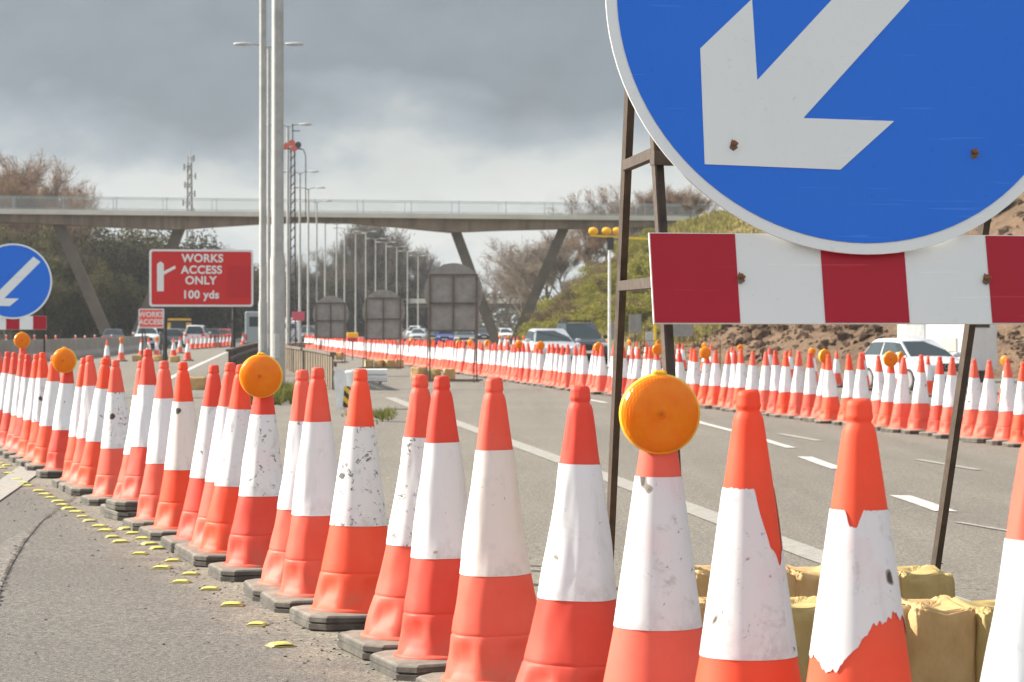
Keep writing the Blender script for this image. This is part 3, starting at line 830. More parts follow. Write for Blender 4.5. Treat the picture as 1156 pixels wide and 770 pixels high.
def text_obj(txt, size, mat, parent, loc, rot, name='lettering', bold=.012, align='CENTER'):
    cu = bpy.data.curves.new(name, 'FONT'); cu.body = txt; cu.size = size; cu.align_x = align; cu.align_y = 'CENTER'; cu.extrude = .003; cu.offset = bold*size; cu.space_character = 1.06
    o = bpy.data.objects.new('tmp_text', cu); COL.objects.link(o)
    bpy.context.view_layer.update()
    me = bpy.data.meshes.new_from_object(o.evaluated_get(bpy.context.evaluated_depsgraph_get()))
    bpy.data.objects.remove(o); me.name = name
    me.materials.clear(); me.materials.append(mat)
    q = link(name, me, parent); q.location = loc; q.rotation_euler = rot
    return q
def rrect(w, h, r, n=6):
    out = []
    for cx, cy, a0 in ((w/2-r, h/2-r, 0), (-w/2+r, h/2-r, 90), (-w/2+r, -h/2+r, 180), (w/2-r, -h/2+r, 270)):
        for i in range(n+1):
            a = R(a0 + 90*i/n); out.append((cx + r*math.cos(a), cy + r*math.sin(a)))
    return out
# red works access sign
d3 = 79.0; k3 = d3/F
cs = space(227.5, 314, d3)
t = thing('works_access_sign', 'red works access only sign on a dark frame beside the lamp posts', 'road sign', (cs.x, d3, gz(cs.x, d3)), R(12))
zc3 = cs.z - gz(cs.x, d3)
W3, H3 = 117*k3, 64.5*k3
flat = lambda z0: (lambda u, w, o: Vector((u, -o, z0 + w)))
b = MB(); b.prism(rrect(W3, H3, .09), 0, .03, flat(zc3)); pl = b.build('plate', M_SWHITE, t)
b = MB(); b.prism(rrect(W3 - .12, H3 - .12, .06), .031, .035, flat(zc3)); b.build('red_face', M_WRED, pl)
b = MB(); b.prism(rrect(26*k3, 36*k3, .01), .036, .038, lambda u, w, o: Vector((u + 42*k3, -o, zc3 - 4*k3 + w))); b.build('cover_patch', sign_face('works_red_patch', (.52, .03, .035), (.46, .035, .045)), pl)
for tx, du, dv, sz in (('WORKS', 1, -22, 12.6), ('ACCESS', 0, -9, 12.6), ('ONLY', -1, 3, 12.6), ('100 yds', -1, 19, 12.6)):
    text_obj(tx, sz*k3, M_SWHITE, pl, (du*k3, -.039, zc3 - dv*k3), (R(90), 0, 0), bold=.03)
b = MB()
b.prism([(-50*k3, -15*k3), (-42.5*k3, -15*k3), (-42.5*k3, 16*k3), (-46*k3, 18.5*k3), (-50*k3, 16*k3)], .037, .040, flat(zc3))
b.prism([(-42.4*k3, 3.5*k3), (-42.4*k3, 7.5*k3), (-30*k3, 14*k3), (-29*k3, 11*k3)], .037, .040, flat(zc3))
b.build('route_arrow', M_SWHITE, pl)
for x in (-40, 37):
    b = MB(); b.angle((x*k3, .05, 0), (x*k3, .05, zc3 + H3*.4), .09, .012); b.bar((x*k3, .05, .05), (x*k3, 1.3, .03), .07, .06); b.bar((x*k3, 1.2, .03), (x*k3, .09, zc3 - .5), .05, .05); b.build('leg', M_DARK, t)
b = MB(); b.bar((-40*k3, .05, zc3 - 49*k3), (37*k3, .05, zc3 - 49*k3), .05, .06); b.build('cross_bar', M_DARK, t)
# small works access sign
d4 = 122.0; k4 = d4/F
cs4 = space(171, 359.5, d4)
t = thing('small_works_sign', 'small bright red works access sign below the larger one', 'road sign', (cs4.x, d4, gz(cs4.x, d4)), R(-14))
z4 = cs4.z - gz(cs4.x, d4)
b = MB(); b.prism(rrect(31*k4, 22*k4, .08), 0, .03, flat(z4)); pl = b.build('plate', M_SWHITE, t)
b = MB(); b.prism(rrect(28.5*k4, 19.5*k4, .06), .031, .035, flat(z4)); b.build('red_face', M_PRED, pl)
for tx, dv in (('WORKS', -4.2), ('ACCESS', 4.2)): text_obj(tx, 8.0*k4, M_SWHITE, pl, (0, -.039, z4 - dv*k4), (R(90), 0, 0), bold=.03)
for x in (-.45, .45):
    b = MB(); b.bar((x, .03, 0), (x, .03, z4 + .3), .05, .05); b.bar((x, .9, .02), (x, .05, z4 - .1), .04, .04); b.build('leg', M_DARK, t)
# signs seen from behind
def back_sign(u, v_top, dia, d, label, v_foot):
    k = dia/1.5                                        # pixels per metre
    x = (u - CX)*d/F; g0 = gz(x, d)
    ztop = ZC - (v_top - HZ)*d/F - g0
    t = thing('backward_sign', label, 'road sign', (x, d, g0), R(-3))
    cz = ztop - .75
    b = MB(); n = 64
    b.prism([(.75*math.cos(2*math.pi*i/n), .75*math.sin(2*math.pi*i/n)) for i in range(n)], -.02, .02, flat(cz)); b.build('disc', M_ALU, t)
    b = MB(); b.prism([(-.66, -1.0), (.66, -1.0), (.66, -.42), (-.66, -.42)], .022, .04, flat(cz)); b.build('board', M_ALU, t)
    for s_ in (-.6, 0, .6):
        b = MB(); b.bar((s_, -.065, .0 if s_ else cz - 1.05), (s_, -.065, cz + .45), .04, .04)
        if s_: b.bar((s_, -1.2, .0), (s_, -.09, cz + .2), .026, .026)
        b.build('upright', M_BROWN, t)
    for z_, y_, w_ in ((.45, -.068, .63), (-.28, -.068, .63), (-.98, -.068, .63), (.06 - cz, -1.2, .75), (.06 - cz, -.02, .75)):
        b = MB(); b.bar((-w_, y_, cz + z_), (w_, y_, cz + z_), .038, .04); b.build('cross_bar', M_BROWN, t)
    return t
back_sign(512, 297, 66, 68, 'largest round sign turned its grey back, under the bridge leg', 430)
back_sign(433, 327, 49, 93, 'middle one of three round signs showing grey backs', 412)
back_sign(373.5, 334, 42, 110, 'round sign with its grey back, farthest along the dense cones', 405)
for j, (u, v, n, ps) in enumerate([(490, 429, 3, 17.5), (434, 415, 4, 11.5), (374, 406, 3, 10)]):
    for i in range(n):
        p = on(u + (i - (n-1)/2)*ps, v)
        sandbag(p + Vector((0, -.1, 0)), rr.uniform(-.5, .5), 'tan sandbag on the foot of a sign seen from behind', 'sandbags on the feet of the backward signs', i, M_SACK[(i + j) % 2], (rr.uniform(.62, .75), .9, rr.uniform(.9, 1.15)))
for u, v in [(155, 408), (178, 408), (197, 409), (222, 440)]:
    sandbag(on(u, v), rr.uniform(-.4, .4), 'tan sandbag lying beside the cones of the access carriageway', 'sandbags on the access carriageway', 1, M_SACK[0], (.9, 1, .9))

# small grey sign backs by the earth bank
for i, (u0, u1, v0, v1, d) in enumerate([(688, 701, 364, 383, 126), (710, 724, 355, 376, 132), (729, 740, 375, 392, 112), (753, 782, 364, 380, 125)]):
    p0, p1 = space(u0, v1, d), space(u1, v0, d); x = (p0.x + p1.x)/2; g0 = gz(x, d)
    t = thing('small_sign', ['grey square sign back beside the pale lamp post', 'upper grey sign back beside the dark sign leg', 'pale grey sign back under the yellow pole', 'wide dark grey sign back before the earth bank'][i], 'road sign', (x, d, g0), R(rr.uniform(-8, 8)), 'small grey sign backs')
    b = MB(); b.bbox((0, 0, (p0.z + p1.z)/2 - g0), (p1.x - p0.x, .03, p1.z - p0.z), .008); b.build('plate', M_ALU if i != 2 else M_GREYP, t)
    b = MB(); b.bar((0, .04, 0), (0, .04, p1.z - g0), .06, .06); b.build('post', M_DARK, t)
# small red sign near the lamp posts, and beyond it a pale van
p = space(337, 357, 135); g0 = gz(p.x, 135)
t = thing('red_plate_sign', 'little dark pink sign on a white post by the lamp posts', 'road sign', (p.x, 135, g0), 0)
b = MB(); b.bbox((0, 0, p.z - g0), (.62, .03, .46), .01); b.build('plate', simple('faded_pink', (.55, .09, .13), .5), t)
b = MB(); b.bar((0, .04, 0), (0, .04, p.z - g0), .08, .08); b.build('post', M_WHITEM, t)

# ------------------------------------------------------------------ lamp posts
def lamp_post(u, d, top_v, r0, r1, label, group, arms=True, door=2.4, name='street_lamp', offx=0.0):
    p = at(u, d); g0 = p.z
    t = thing(name, label, 'street lamp', p, R(0), group)
    H = 12.5 if top_v is None else ZC - (top_v - HZ)*d/F - g0
    b = MB(); b.tube([(0, 0, 0), (0, 0, door*.97), (0, 0, door + .06), (0, 0, H)], [r0*1.22, r0*1.22, r0, r1], 20); b.build('column', M_POLE, t, True, 30)
    b = MB(); b.bbox((0, -r0*1.2, .95), (r0*.9, .03, .55), .008); b.build('door', M_GREYP, t)
    if arms:
        for s_ in (-1, 1):
            b = MB(); b.tube([(0, 0, H - .05), (s_*.35, 0, H + .05), (s_*.8, 0, H + .10)], [.04, .035, .03], 8); a_ = b.build('arm', M_POLE, t, True)
            b = MB(); b.lathe([(.03, -.38), (.10, -.32), (.14, 0), (.11, .28), (.03, .36)], 12, axis='x', off=(s_*1.02, 0, H + .08)); b.v = [(x, y, H + .08 + (z - H - .08)*.55) for x, y, z in b.v]; b.build('lantern', M_GREYP, a_, True)
    return t
lamp_post(313.5, 60, None, .138, .128, 'thick grey lamp post rising out of the photo behind the amber lamp', 'lamp posts', door=3.0)
lamp_post(296.8, 86, None, .118, .108, 'slimmer grey lamp post standing next to the thick one', 'lamp posts', door=2.3)
lamp_post(303.5, 105, 52, .075, .065, 'lamp post with double arms showing either side of the thick post', 'lamp posts', door=1.6)
for u, d, tv in [(325, 150, 142), (338.5, 191, 195), (348, 214, 213), (357.5, 238, 228), (367, 265, 245), (380, 286, 253), (389, 300, 258), (401.5, 320, 264), (413, 333, 262), (424, 350, 270), (436, 361, 274), (448, 375, 279), (460, 395, 284), (472, 417, 289)]:
    lamp_post(u, d, tv, .095, .07, 'lamp post in the long receding line along the median', 'receding line of lamp posts', door=1.5)
# dark mast with red floodlights
p = at(330.5, 148); H = ZC - (166 - HZ)*148/F - p.z
t = thing('floodlight_mast', 'dark mast topped by red floodlights beside the lamp posts', 'mast', p)
b = MB()
for sx, sy in ((-1, -1), (1, -1), (1, 1), (-1, 1)): b.bar((sx*.16, sy*.16, 0), (sx*.10, sy*.10, H - .2), .05, .05)
for i in range(int(H/.5)):
    z = .3 + i*.5
    for s_ in (-1, 1):
        b.bar((-.15, s_*.13, z), (.15, s_*.13, z + .4), .03, .03); b.bar((s_*.13, -.15, z), (s_*.13, .15, z + .4), .03, .03)
b.build('mast', M_DARK, t)
for i, (x, z) in enumerate([(-.32, .05), (-.02, .22), (.32, .10), (.10, -.1)]):
    b = MB(); b.lathe([(.10, -.14), (.17, .12), (.18, .16), (.02, .17)], 14, axis='y', off=(x, -.1, H + z)); b.build('floodlight', M_LAMPRED if i != 2 else M_DARK, t, True)
b = MB(); b.bar((-.5, 0, H - .1), (.5, 0, H - .1), .07, .07); b.bar((-.05, 0, H + .9), (.4, 0, H + .9), .05, .05); b.bar((0, 0, H - .1), (0, 0, H + 1.3), .05, .05); b.build('cross_arm', M_DARK, t)
b = MB(); b.tube([(.35, 0, H - .1), (.6, 0, H - .15), (.72, 0, H - .5), (.72, 0, H - 4)], .03, 6); b.build('cable', M_DARK, t, True)
# telecoms mast behind the bridge
dT = 330; p = Vector(((214 - CX)*dT/F, dT, terr((214 - CX)*dT/F, dT))); H = ZC - (176 - HZ)*dT/F - p.z
t = thing('telecoms_mast', 'slender grey lattice mast with aerials above the bridge', 'mast', p)
b = MB(); wd = lambda z: .55 - .33*z/H
for sx, sy in ((-1, -1), (1, -1), (1, 1), (-1, 1)): b.bar((sx*wd(0), sy*wd(0), 0), (sx*wd(H), sy*wd(H), H), .09, .09)
z = 0; k = 0
while z < H - 1:
    z1 = min(H, z + 1.1)
    for s_ in (-1, 1):
        b.bar((-wd(z)*s_, wd(z), z), (wd(z1)*s_, wd(z1), z1), .06, .06); b.bar((-wd(z)*s_, -wd(z), z), (wd(z1)*s_, -wd(z1), z1), .06, .06)
        b.bar((s_*wd(z), -wd(z), z), (s_*wd(z1), wd(z1), z1), .06, .06)
    b.bar((-wd(z1), -wd(z1), z1), (wd(z1), -wd(z1), z1), .05, .05); z = z1
b.build('lattice', M_ALU, t)
for i in range(7):
    zz = H - .3 - i*1.1; s_ = (-1) ** i
    b = MB(); b.bbox((s_*(.55 + .1*(i % 3)), -.2, zz), (.2, .15, .8), .03); b.bar((0, -.2, zz), (s_*.7, -.2, zz), .06, .06); b.build('aerial', M_ALU, t)
b = MB(); b.tube([(0, 0, H), (0, 0, H + 1.0)], .05, 6); b.build('spike', M_GREYP, t)
# yellow goalpost lamps
dG = 104
p = at(688, dG); t = thing('height_gauge', 'yellow overhead bar with three yellow lamps on a thin pale post', 'height gauge', p)
zb = ZC - (264 - HZ)*dG/F - p.z; kG = dG/F
b = MB(); b.tube([(0, 0, 0), (0, 0, zb - .6)], [.06, .05], 12); b.build('post', M_WHITEM, t, True)
b = MB(); b.bbox((.03, 0, zb - .38), (.28, .2, .5), .03); b.build('control_box', M_DARK, t)
b = MB(); b.bar((-22*kG, 0, zb - .06), (52*kG, 0, zb - .22), .07, .07); b.build('bar', M_YELLOW, t)
for dx in (-18, -3, 9):
    b = MB(); b.lathe([(.02, -.19), (.10, -.17), (.15, -.08), (.15, .06), (.10, .15), (.02, .18)], 16, axis='x', off=(dx*kG, -.02, zb + .1)); b.build('lamp', M_YELLOWP, t, True)
q = at(739, dG) - p
b = MB(); b.bar((51*kG, 0, zb - .2), (q.x + .02, 0, q.z), .10, .10); b.build('yellow_pole', M_YELLOW, t)
# mesh panel fence by the bank
pf = at(768, 100)
t = thing('mesh_fence', 'thin rusty mesh fence panels at the foot of the earth bank', 'fence', pf)
for s_ in range(4):
    b = MB(); b.bar((-1.5 + s_, 0, 0), (-1.5 + s_, 0, 1.1), .04, .04); b.build('post', M_RUSTB, t)
b = MB()
for i in range(5): b.bar((-1.5, 0, .2 + i*.22), (1.5, 0, .2 + i*.22), .02, .02)
for i in range(20): b.bar((-1.45 + i*.15, .02, .1), (-1.45 + i*.15, .02, 1.08), .012, .012)
b.build('mesh_panel', M_RUSTB, t)

# ------------------------------------------------------------------ bridge
def bd(u): return 236 + (u/797.0)*16
br = thing('footbridge', 'long concrete footbridge on slanting legs over the motorway', 'bridge', (0, 0, 0))
us = [(-160, 247), (-60, 249), (0, 250), (65, 253), (200, 259), (250, 255.5), (297, 252.5), (350, 250.5), (400, 251.5), (450, 255.5), (515, 262), (575, 259.5), (640, 258), (730, 256), (797, 254)]
WD = 3.2
b = MB(); top = 11.45
vv = []
dirv = (Vector(((797-CX)*bd(797)/F, bd(797), 0)) - Vector(((0-CX)*bd(0)/F, bd(0), 0))).normalized(); nb = Vector((-dirv.y, dirv.x, 0))
def dk(u): d = bd(u); return Vector(((u-CX)*d/F, d, 0))
for u, v in us:
    p = dk(u); zb = ZC - (v - HZ)*bd(u)/F
    for k_, z in ((.15, 11.10), (.15, zb), (WD - .15, zb), (WD - .15, 11.10)): q = p + nb*k_; vv.append((q.x, q.y, z))
n = len(us)
b.add(vv, [(i*4+k_, i*4+4+k_, i*4+4+(k_+1) % 4, i*4+(k_+1) % 4) for i in range(n-1) for k_ in range(4)] + [(0, 1, 2, 3), (n*4-1, n*4-2, n*4-3, n*4-4)])
fixn(b.build('beam', M_CONC, br))
b = MB(); p0, p1 = dk(-160), dk(797)
def slab(b, a, c, k0, k1, z0, z1):
    vs_ = [(*(q + nb*k_).xy, z) for q in (a, c) for k_ in (k0, k1) for z in (z0, z1)]
    b.add(vs_, [(0, 1, 3, 2), (4, 6, 7, 5), (0, 4, 5, 1), (2, 3, 7, 6), (0, 2, 6, 4), (1, 5, 7, 3)])
slab(b, p0, p1, 0, WD, 11.103, 11.55); fixn(b.build('deck', M_CONCL, br))
b = MB()
L = (p1 - p0).length
for k_ in (.1, WD - .1):
    for i in range(int(L/.125)): 
        q = p0 + dirv*(i*.125) + nb*k_; b.box((q.x, q.y, 12.12), (.015, .015, 1.1))
    for z in (11.65, 12.68): b.bar((*(p0 + nb*k_).xy, z), (*(p1 + nb*k_).xy, z), .07, .05)
    for i in range(int(L/4.5)): q = p0 + dirv*(i*4.5) + nb*k_; b.box((q.x, q.y, 12.15), (.06, .06, 1.2))
b.build('parapet', M_RAILB, br)
for (ut, vt, ub, vb) in [(66, 254, 128, 386), (203, 259, 148, 386), (514, 262, 563, 384), (637, 258, 578, 388)]:
    d0 = bd(ut) + WD/2; a_ = space(ut, vt - 2, d0)
    cb = space(ub, vb, d0); cb.z = terr(cb.x, cb.y) - .3
    b = MB(); b.bar(a_, cb, .95, .95, up=(0, 1, 0)); b.build('leg', M_LEG, br)
b = MB(); q = dk(794); b.box((q.x + .3, q.y + WD/2, 10.9), (.9, WD + .6, 1.7)); b.build('abutment', M_CONCL, br)
# far bridge
bf = thing('far_bridge', 'thin pale far bridge low beyond the footbridge legs', 'bridge', (0, 0, 0))
d5 = 424; a_, c_ = space(440, 337.5, d5), space(640, 338.5, d5)
b = MB(); b.bbox(((a_.x + c_.x)/2, d5 + 4, a_.z - .35), (c_.x - a_.x, 8, .75), .05); b.build('deck', M_CONCL, bf)
b = MB(); b.bbox(((a_.x + c_.x)/2, d5 + 4, a_.z - 1.1), (c_.x - a_.x, 7, .7), .05); b.build('beam', M_LEG, bf)
for u in (452, 476, 600):
    q = space(u, 340, d5); b = MB(); b.bbox((q.x, d5 + 4, (q.z - 1)/2 - .5), (.9, 6, q.z + .2), .05); b.build('pier', M_LEG, bf)

# ------------------------------------------------------------------ barriers and fences
cb = thing('concrete_barrier', 'long low grey concrete barrier behind the slim marker posts', 'barrier', (0, 0, 0))
pts = [on(-60, 399), on(60, 396.5), on(150, 393)]
pts = [at(-80, 100), at(60, 125), at(135, 165), at(200, 240)]
b = MB(); vv = []
for i, p in enumerate(pts):
    d = (pts[min(i+1, 3)] - pts[max(i-1, 0)]); d.z = 0; d.normalize(); nn = Vector((d.y, -d.x, 0))
    for k_, z in ((.32, 0), (.30, .12), (.13, .35), (.09, .95), (-.09, .95), (-.13, .35), (-.30, .12), (-.32, 0)): q = p + nn*k_; vv.append((q.x, q.y, p.z + z))
b.add(vv, [(i*8+k_, i*8+8+k_, i*8+8+(k_+1) % 8, i*8+(k_+1) % 8) for i in range(3) for k_ in range(8)] + [tuple(range(8)), tuple(range(31, 23, -1))])
fixn(b.build('wall_units', M_BARR, cb))
def slat_fence(path, h, label, mat_s, mat_r, dark_gap=True):
    t = thing('slat_fence', label, 'fence', (0, 0, 0))
    pts = path_pts(path, 1.7)
    for i, p in enumerate(pts[:-1]):
        q = pts[i+1]; d = (q - p); d.z = 0; d.normalize()
        rot = Matrix.Rotation(math.atan2(d.y, d.x), 3, 'Z')
        q2 = (p + q)/2; g0 = gz(q2.x, q2.y) + RZ
        b = MB(); b.bbox((q2.x, q2.y, g0 + h*.48), ((q - p).length*rr.uniform(.5, .72), .035, h*.93 + rr.uniform(-.03, .02)), .006, rot); b.build('board', mat_s, t)
    b = MB(); b2 = MB()
    for p, q in zip(path, path[1:]):
        b.bar((p.x, p.y, gz(p.x, p.y) + h), (q.x, q.y, gz(q.x, q.y) + h), .14, .07)
        d = (q - p).normalized(); nn = Vector((d.y, -d.x, 0))*.05
        for z in (.25, .7): b2.bar((p.x + nn.x, p.y + nn.y, gz(p.x, p.y) + h*z), (q.x + nn.x, q.y + nn.y, gz(q.x, q.y) + h*z), .06, .09)
    b.build('top_rail', mat_r, t); b2.build('back_rail', M_TIMBERD, t)
    return t
def smooth_path(px, n=8):
    P = [at(u, d) for u, d in px]; out = []
    for i in range(len(P)-1):
        p0, p1, p2, p3 = P[max(i-1, 0)], P[i], P[i+1], P[min(i+2, len(P)-1)]
        for k_ in range(n):
            t_ = k_/n
            out.append(.5*((2*p1) + (p2-p0)*t_ + (2*p0-5*p1+4*p2-p3)*t_*t_ + (3*p1-p0-3*p2+p3)*t_**3))
    out.append(P[-1]); return out
slat_fence(smooth_path([(376, 58), (360, 68), (340, 80), (324, 92), (323, 104), (332, 112), (352, 114)]), .80, 'weathered timber slat fence curving behind the amber lamp', M_TIMBER, M_BROWN)
slat_fence(smooth_path([(258, 70), (268, 84), (282, 104), (296, 128)]), .8, 'dark curved slat fence on the far side of the lamp posts', M_TIMBERD, M_TIMBERD)
# white barrier terminal with hazard sticker
p = on(386, 462)
t = thing('barrier_terminal', 'white steel barrier end with a yellow and black hazard sticker', 'barrier', p, R(-6))
kk = p.y/F
b = MB(); b.prism([(-5*kk, 0), (4.5*kk, 0), (7*kk, 20*kk), (5*kk, 40*kk), (0, 47*kk), (-7*kk, 44*kk), (-9*kk, 36*kk)], 0, .06, lambda u, w, o: Vector((u, -o, w))); b.build('end_plate', M_WHITEM, t)
b = MB(); b.bbox((1*kk + .09, .32, 34*kk), (.16, .5, .28), .03); b.build('beam_end', M_WHITEM, t)
def hazard():
    k = NT('hazard_stripes'); v = k.coords('Object'); sp = k.n('ShaderNodeSeparateXYZ'); k.l(v, sp.inputs[0])
    f = k.math('FRACT', k.math('MULTIPLY', k.math('ADD', sp.outputs[0], sp.outputs[2]), 5.5))
    k.col(k.mix(k.math('GREATER_THAN', f, .5), (.75, .45, .02), (.03, .03, .03))); k.p.inputs['Roughness'].default_value = .5; return k.m
b = MB(); b.bbox((5.8*kk, -.075, 14*kk), (6*kk, .012, 24*kk), .003, Matrix.Rotation(.08, 3, 'Y')); b.build('hazard_sticker', hazard(), t)
p2 = on(405, 434)
t = thing('barrier_beam', 'loose white barrier beam resting low on the median paving', 'barrier', p2, R(4))
kk = p2.y/F
b = MB(); prof = [(-.16, 0), (-.14, .09), (-.04, .10), (0, .05), (.04, .10), (.14, .09), (.16, 0)]
vv = [(x, -z, h + .22) for x in (-8*kk, 32*kk) for h, z in prof]
b.add(vv, [(i, i+1, 8+i, 7+i) for i in range(6)] + [tuple(range(6, -1, -1)), tuple(range(7, 14))]); fixn(b.build('beam', M_WHITEM, t))
for x in (-4, 24):
    b = MB(); b.bbox((x*kk, .03, .14), (.09, .07, .28), .01); b.build('foot', M_GREYP, t)

# hazard beacon on the dense row
p = space(398, 380, 124); g0 = gz(p.x, 124)
t = thing('hazard_beacon', 'yellow and red twin warning unit rising from the dense cones', 'warning lamp', (p.x, 124, g0))
b = MB(); b.bar((0, 0, 0), (0, 0, p.z - g0 - .1), .05, .05); b.build('post', M_DARK, t)
b = MB(); b.bbox((0, 0, p.z - g0 + .08), (.54, .12, .22), .03); b.build('yellow_head', M_YELLOWP, t)
b = MB(); b.bbox((0, -.01, p.z - g0 - .14), (.50, .12, .18), .03); b.build('red_head', simple('beacon_red', (.55, .04, .02), .4), t)

# ------------------------------------------------------------------ vehicles
def carpaint(name, c, metal=.3):
    k = NT(name); k.col(c); k.p.inputs['Metallic'].default_value = metal; k.p.inputs['Roughness'].default_value = .32
    k.p.inputs['Coat Weight'].default_value = .35; k.p.inputs['Coat Roughness'].default_value = .06
    return k.m
CP = dict(white=carpaint('car_white', (.62, .63, .65), 0), silver=carpaint('car_silver', (.52, .54, .56), .35), dark=carpaint('car_dark', (.018, .022, .032), 0), blue=carpaint('car_blue', (.02, .05, .42), 0),
          grey=carpaint('car_grey', (.13, .14, .15)), red=carpaint('car_red', (.4, .02, .02)), pale=carpaint('car_pale_blue', (.27, .32, .34)))
def glassm():
    k = NT('car_glass'); k.col((.035, .05, .055)); k.p.inputs['Roughness'].default_value = .10; k.p.inputs['Specular IOR Level'].default_value = .3; return k.m
M_GLASS = glassm()
M_TYRE = simple('tyre_rubber', (.02, .02, .02), .85)
M_RIM = simple('alloy', (.45, .45, .46), .35, .1, 5, .7)
M_HEAD = simple('headlamp_glass', (.75, .77, .80), .12, .1, 20)
M_TAIL = simple('tail_lamp_red', (.5, .015, .012), .25)
M_PLATE = simple('number_plate', (.80, .80, .78), .4, .05)
M_BLACK = simple('black_trim', (.018, .018, .019), .5)
def car(loc, yaw, kind, paintm, label, plate=True, rack=False, emblem=False, name='parked_car', group='cars queuing through the roadworks'):
    t = thing(name, label, 'car', loc, yaw, group)
    if kind == 'suv': Lc, Wc, Hc, zh, zb = 4.6, .93, 1.72, 1.02, 1.08
    elif kind == 'hatch': Lc, Wc, Hc, zh, zb = 4.1, .87, 1.46, .90, .96
    else: Lc, Wc, Hc, zh, zb = 4.7, .91, 1.43, .86, .94
    h = Lc/2
    yb = -h + (1.25 if kind != 'hatch' else 1.0); yr0 = yb + .85; yr1 = h - (1.15 if kind == 'saloon' else .55); yt = h - (.55 if kind == 'saloon' else .12)
    st = [(-h, .42, .62, .70), (-h+.06, .24, .72, .88), (-h+.35, .19, zh-.10, .96), (-h+.8, .18, zh-.03, 1), (yb, .18, zb-.01, 1), (0, .18, zb, 1), (h-1.0, .18, zb+.01, 1), (h-.35, .20, zb+.0 if kind != 'saloon' else zb+.02, .97), (h-.05, .28, zb-.12, .90), (h, .42, zb-.25, .82)]
    b = MB(); vv = []
    for y, z0, z1, w in st:
        W = Wc*w
        half = [(W*.80, z0), (W*.96, z0+.06), (W, z0*.5+z1*.5-.05), (W*.985, z1-.12), (W*.93, z1-.03), (W*.80, z1+.012), (W*.3, z1+.03)]
        ring = half + [(-x, z) for x, z in reversed(half)]
        vv += [(x, y, z) for x, z in ring]
    m_ = 14; ns = len(st)
    b.add(vv, [(i*m_+k_, i*m_+m_+k_, i*m_+m_+(k_+1) % m_, i*m_+(k_+1) % m_) for i in range(ns-1) for k_ in range(m_)] + [tuple(range(m_)), tuple(range(ns*m_-1, (ns-1)*m_-1, -1))])
    # cabin frame
    wb_, wr_ = Wc*.90, Wc*.70
    secs = [(yb, wb_*.93, zb-.02), (yr0, wr_*.97, Hc-.05), (yr0+.35, wr_, Hc), ((yr0+yr1)/2, wr_, Hc+.01), (yr1-.1, wr_*.98, Hc-.03), (yt, wb_*.92, zb)]
    # lower ring follows belt, upper ring follows roof
    low = [(yb, wb_*.93), (yr0*.6+yb*.4, wb_), ((yr0+yr1)/2, wb_), (yr1, wb_), (yt, wb_*.92)]
    upp = [(yr0, wr_*.95, Hc-.05), (yr0+.3, wr_, Hc-.01), ((yr0+yr1)/2, wr_, Hc), (yr1-.25, wr_, Hc-.015), (yr1, wr_*.93, Hc-.06)]
    vv = []
    for (y, w), (y2, w2, z2) in zip(low, upp): vv += [(-w, y, zb-.03), (-w2, y2, z2-.03), (-w2*.86, y2, z2+.02), (w2*.86, y2, z2+.02), (w2, y2, z2-.03), (w, y, zb-.03)]
    b.add(vv, [(i*6+k_, i*6+6+k_, i*6+7+k_, i*6+1+k_) for i in range(4) for k_ in range(5)] + [(0, 1, 2, 3, 4, 5), (29, 28, 27, 26, 25, 24)])
    body = fixn(b.build('body', paintm, t, True, 32))
    def quad(p, nrm, name, mat, par, off=.012, shrink=.06):
        c = sum((Vector(q) for q in p), Vector())/len(p); nn = Vector(nrm).normalized()
        g_ = MB(); outer = [c + (Vector(q) - c)*(1 - shrink) for q in p]
        k_ = len(p)
        g_.add([q + nn*off for q in outer] + [q - nn*.02 for q in outer], [tuple(range(k_))] + [(i, k_+i, k_+(i+1) % k_, (i+1) % k_) for i in range(k_)])
        return fixn(g_.build(name, mat, par))
    def mixp(a, c, f): return Vector(a).lerp(Vector(c), f)
    V = [Vector(q) for q in vv]
    quad([V[0], V[1].lerp(V[2], .4), V[4].lerp(V[3], .4), V[5]], (0, -.8, .6), 'windscreen', M_GLASS, t)
    quad([V[24], V[25].lerp(V[26], .4), V[28].lerp(V[27], .4), V[29]], (0, .8, .6), 'rear_window', M_GLASS, t)
    for s_ in (0, 1):
        lo_ = [V[i*6 + (5 if s_ else 0)] for i in range(5)]; up_ = [V[i*6 + (4 if s_ else 1)] for i in range(5)]
        sg = 1 if s_ else -1
        for a_, c_ in ((0, 2), (2, 4)):
            bot, tp = [], []
            for k_ in range(a_, c_+1):
                lo2, up2 = lo_[k_], up_[k_]
                if k_ == a_: lo2, up2 = lo2.lerp(lo_[k_+1], .10 if a_ == 0 else .04), up2.lerp(up_[k_+1], .12 if a_ == 0 else .05)
                if k_ == c_: lo2, up2 = lo2.lerp(lo_[k_-1], .05 if c_ == 2 else .22), up2.lerp(up_[k_-1], .05 if c_ == 2 else .25)
                bot.append(lo2.lerp(up2, .13)); tp.append(lo2.lerp(up2, .90))
            g_ = MB(); off = Vector((sg*.012, 0, .004)); k3_ = len(bot)
            for side in (off, -off*2): g_.v += [tuple(q + side) for q in bot + tp]
            n2_ = 2*k3_
            for i in range(k3_-1):
                g_.f.append((i, i+1, k3_+i+1, k3_+i)); g_.m.append(0)
            rim_ = list(range(k3_)) + list(range(2*k3_-1, k3_-1, -1))
            for i in range(len(rim_)):
                a2, b2_ = rim_[i], rim_[(i+1) % len(rim_)]
                g_.f.append((a2, b2_, n2_+b2_, n2_+a2)); g_.m.append(0)
            fixn(g_.build('side_window', M_GLASS, t))
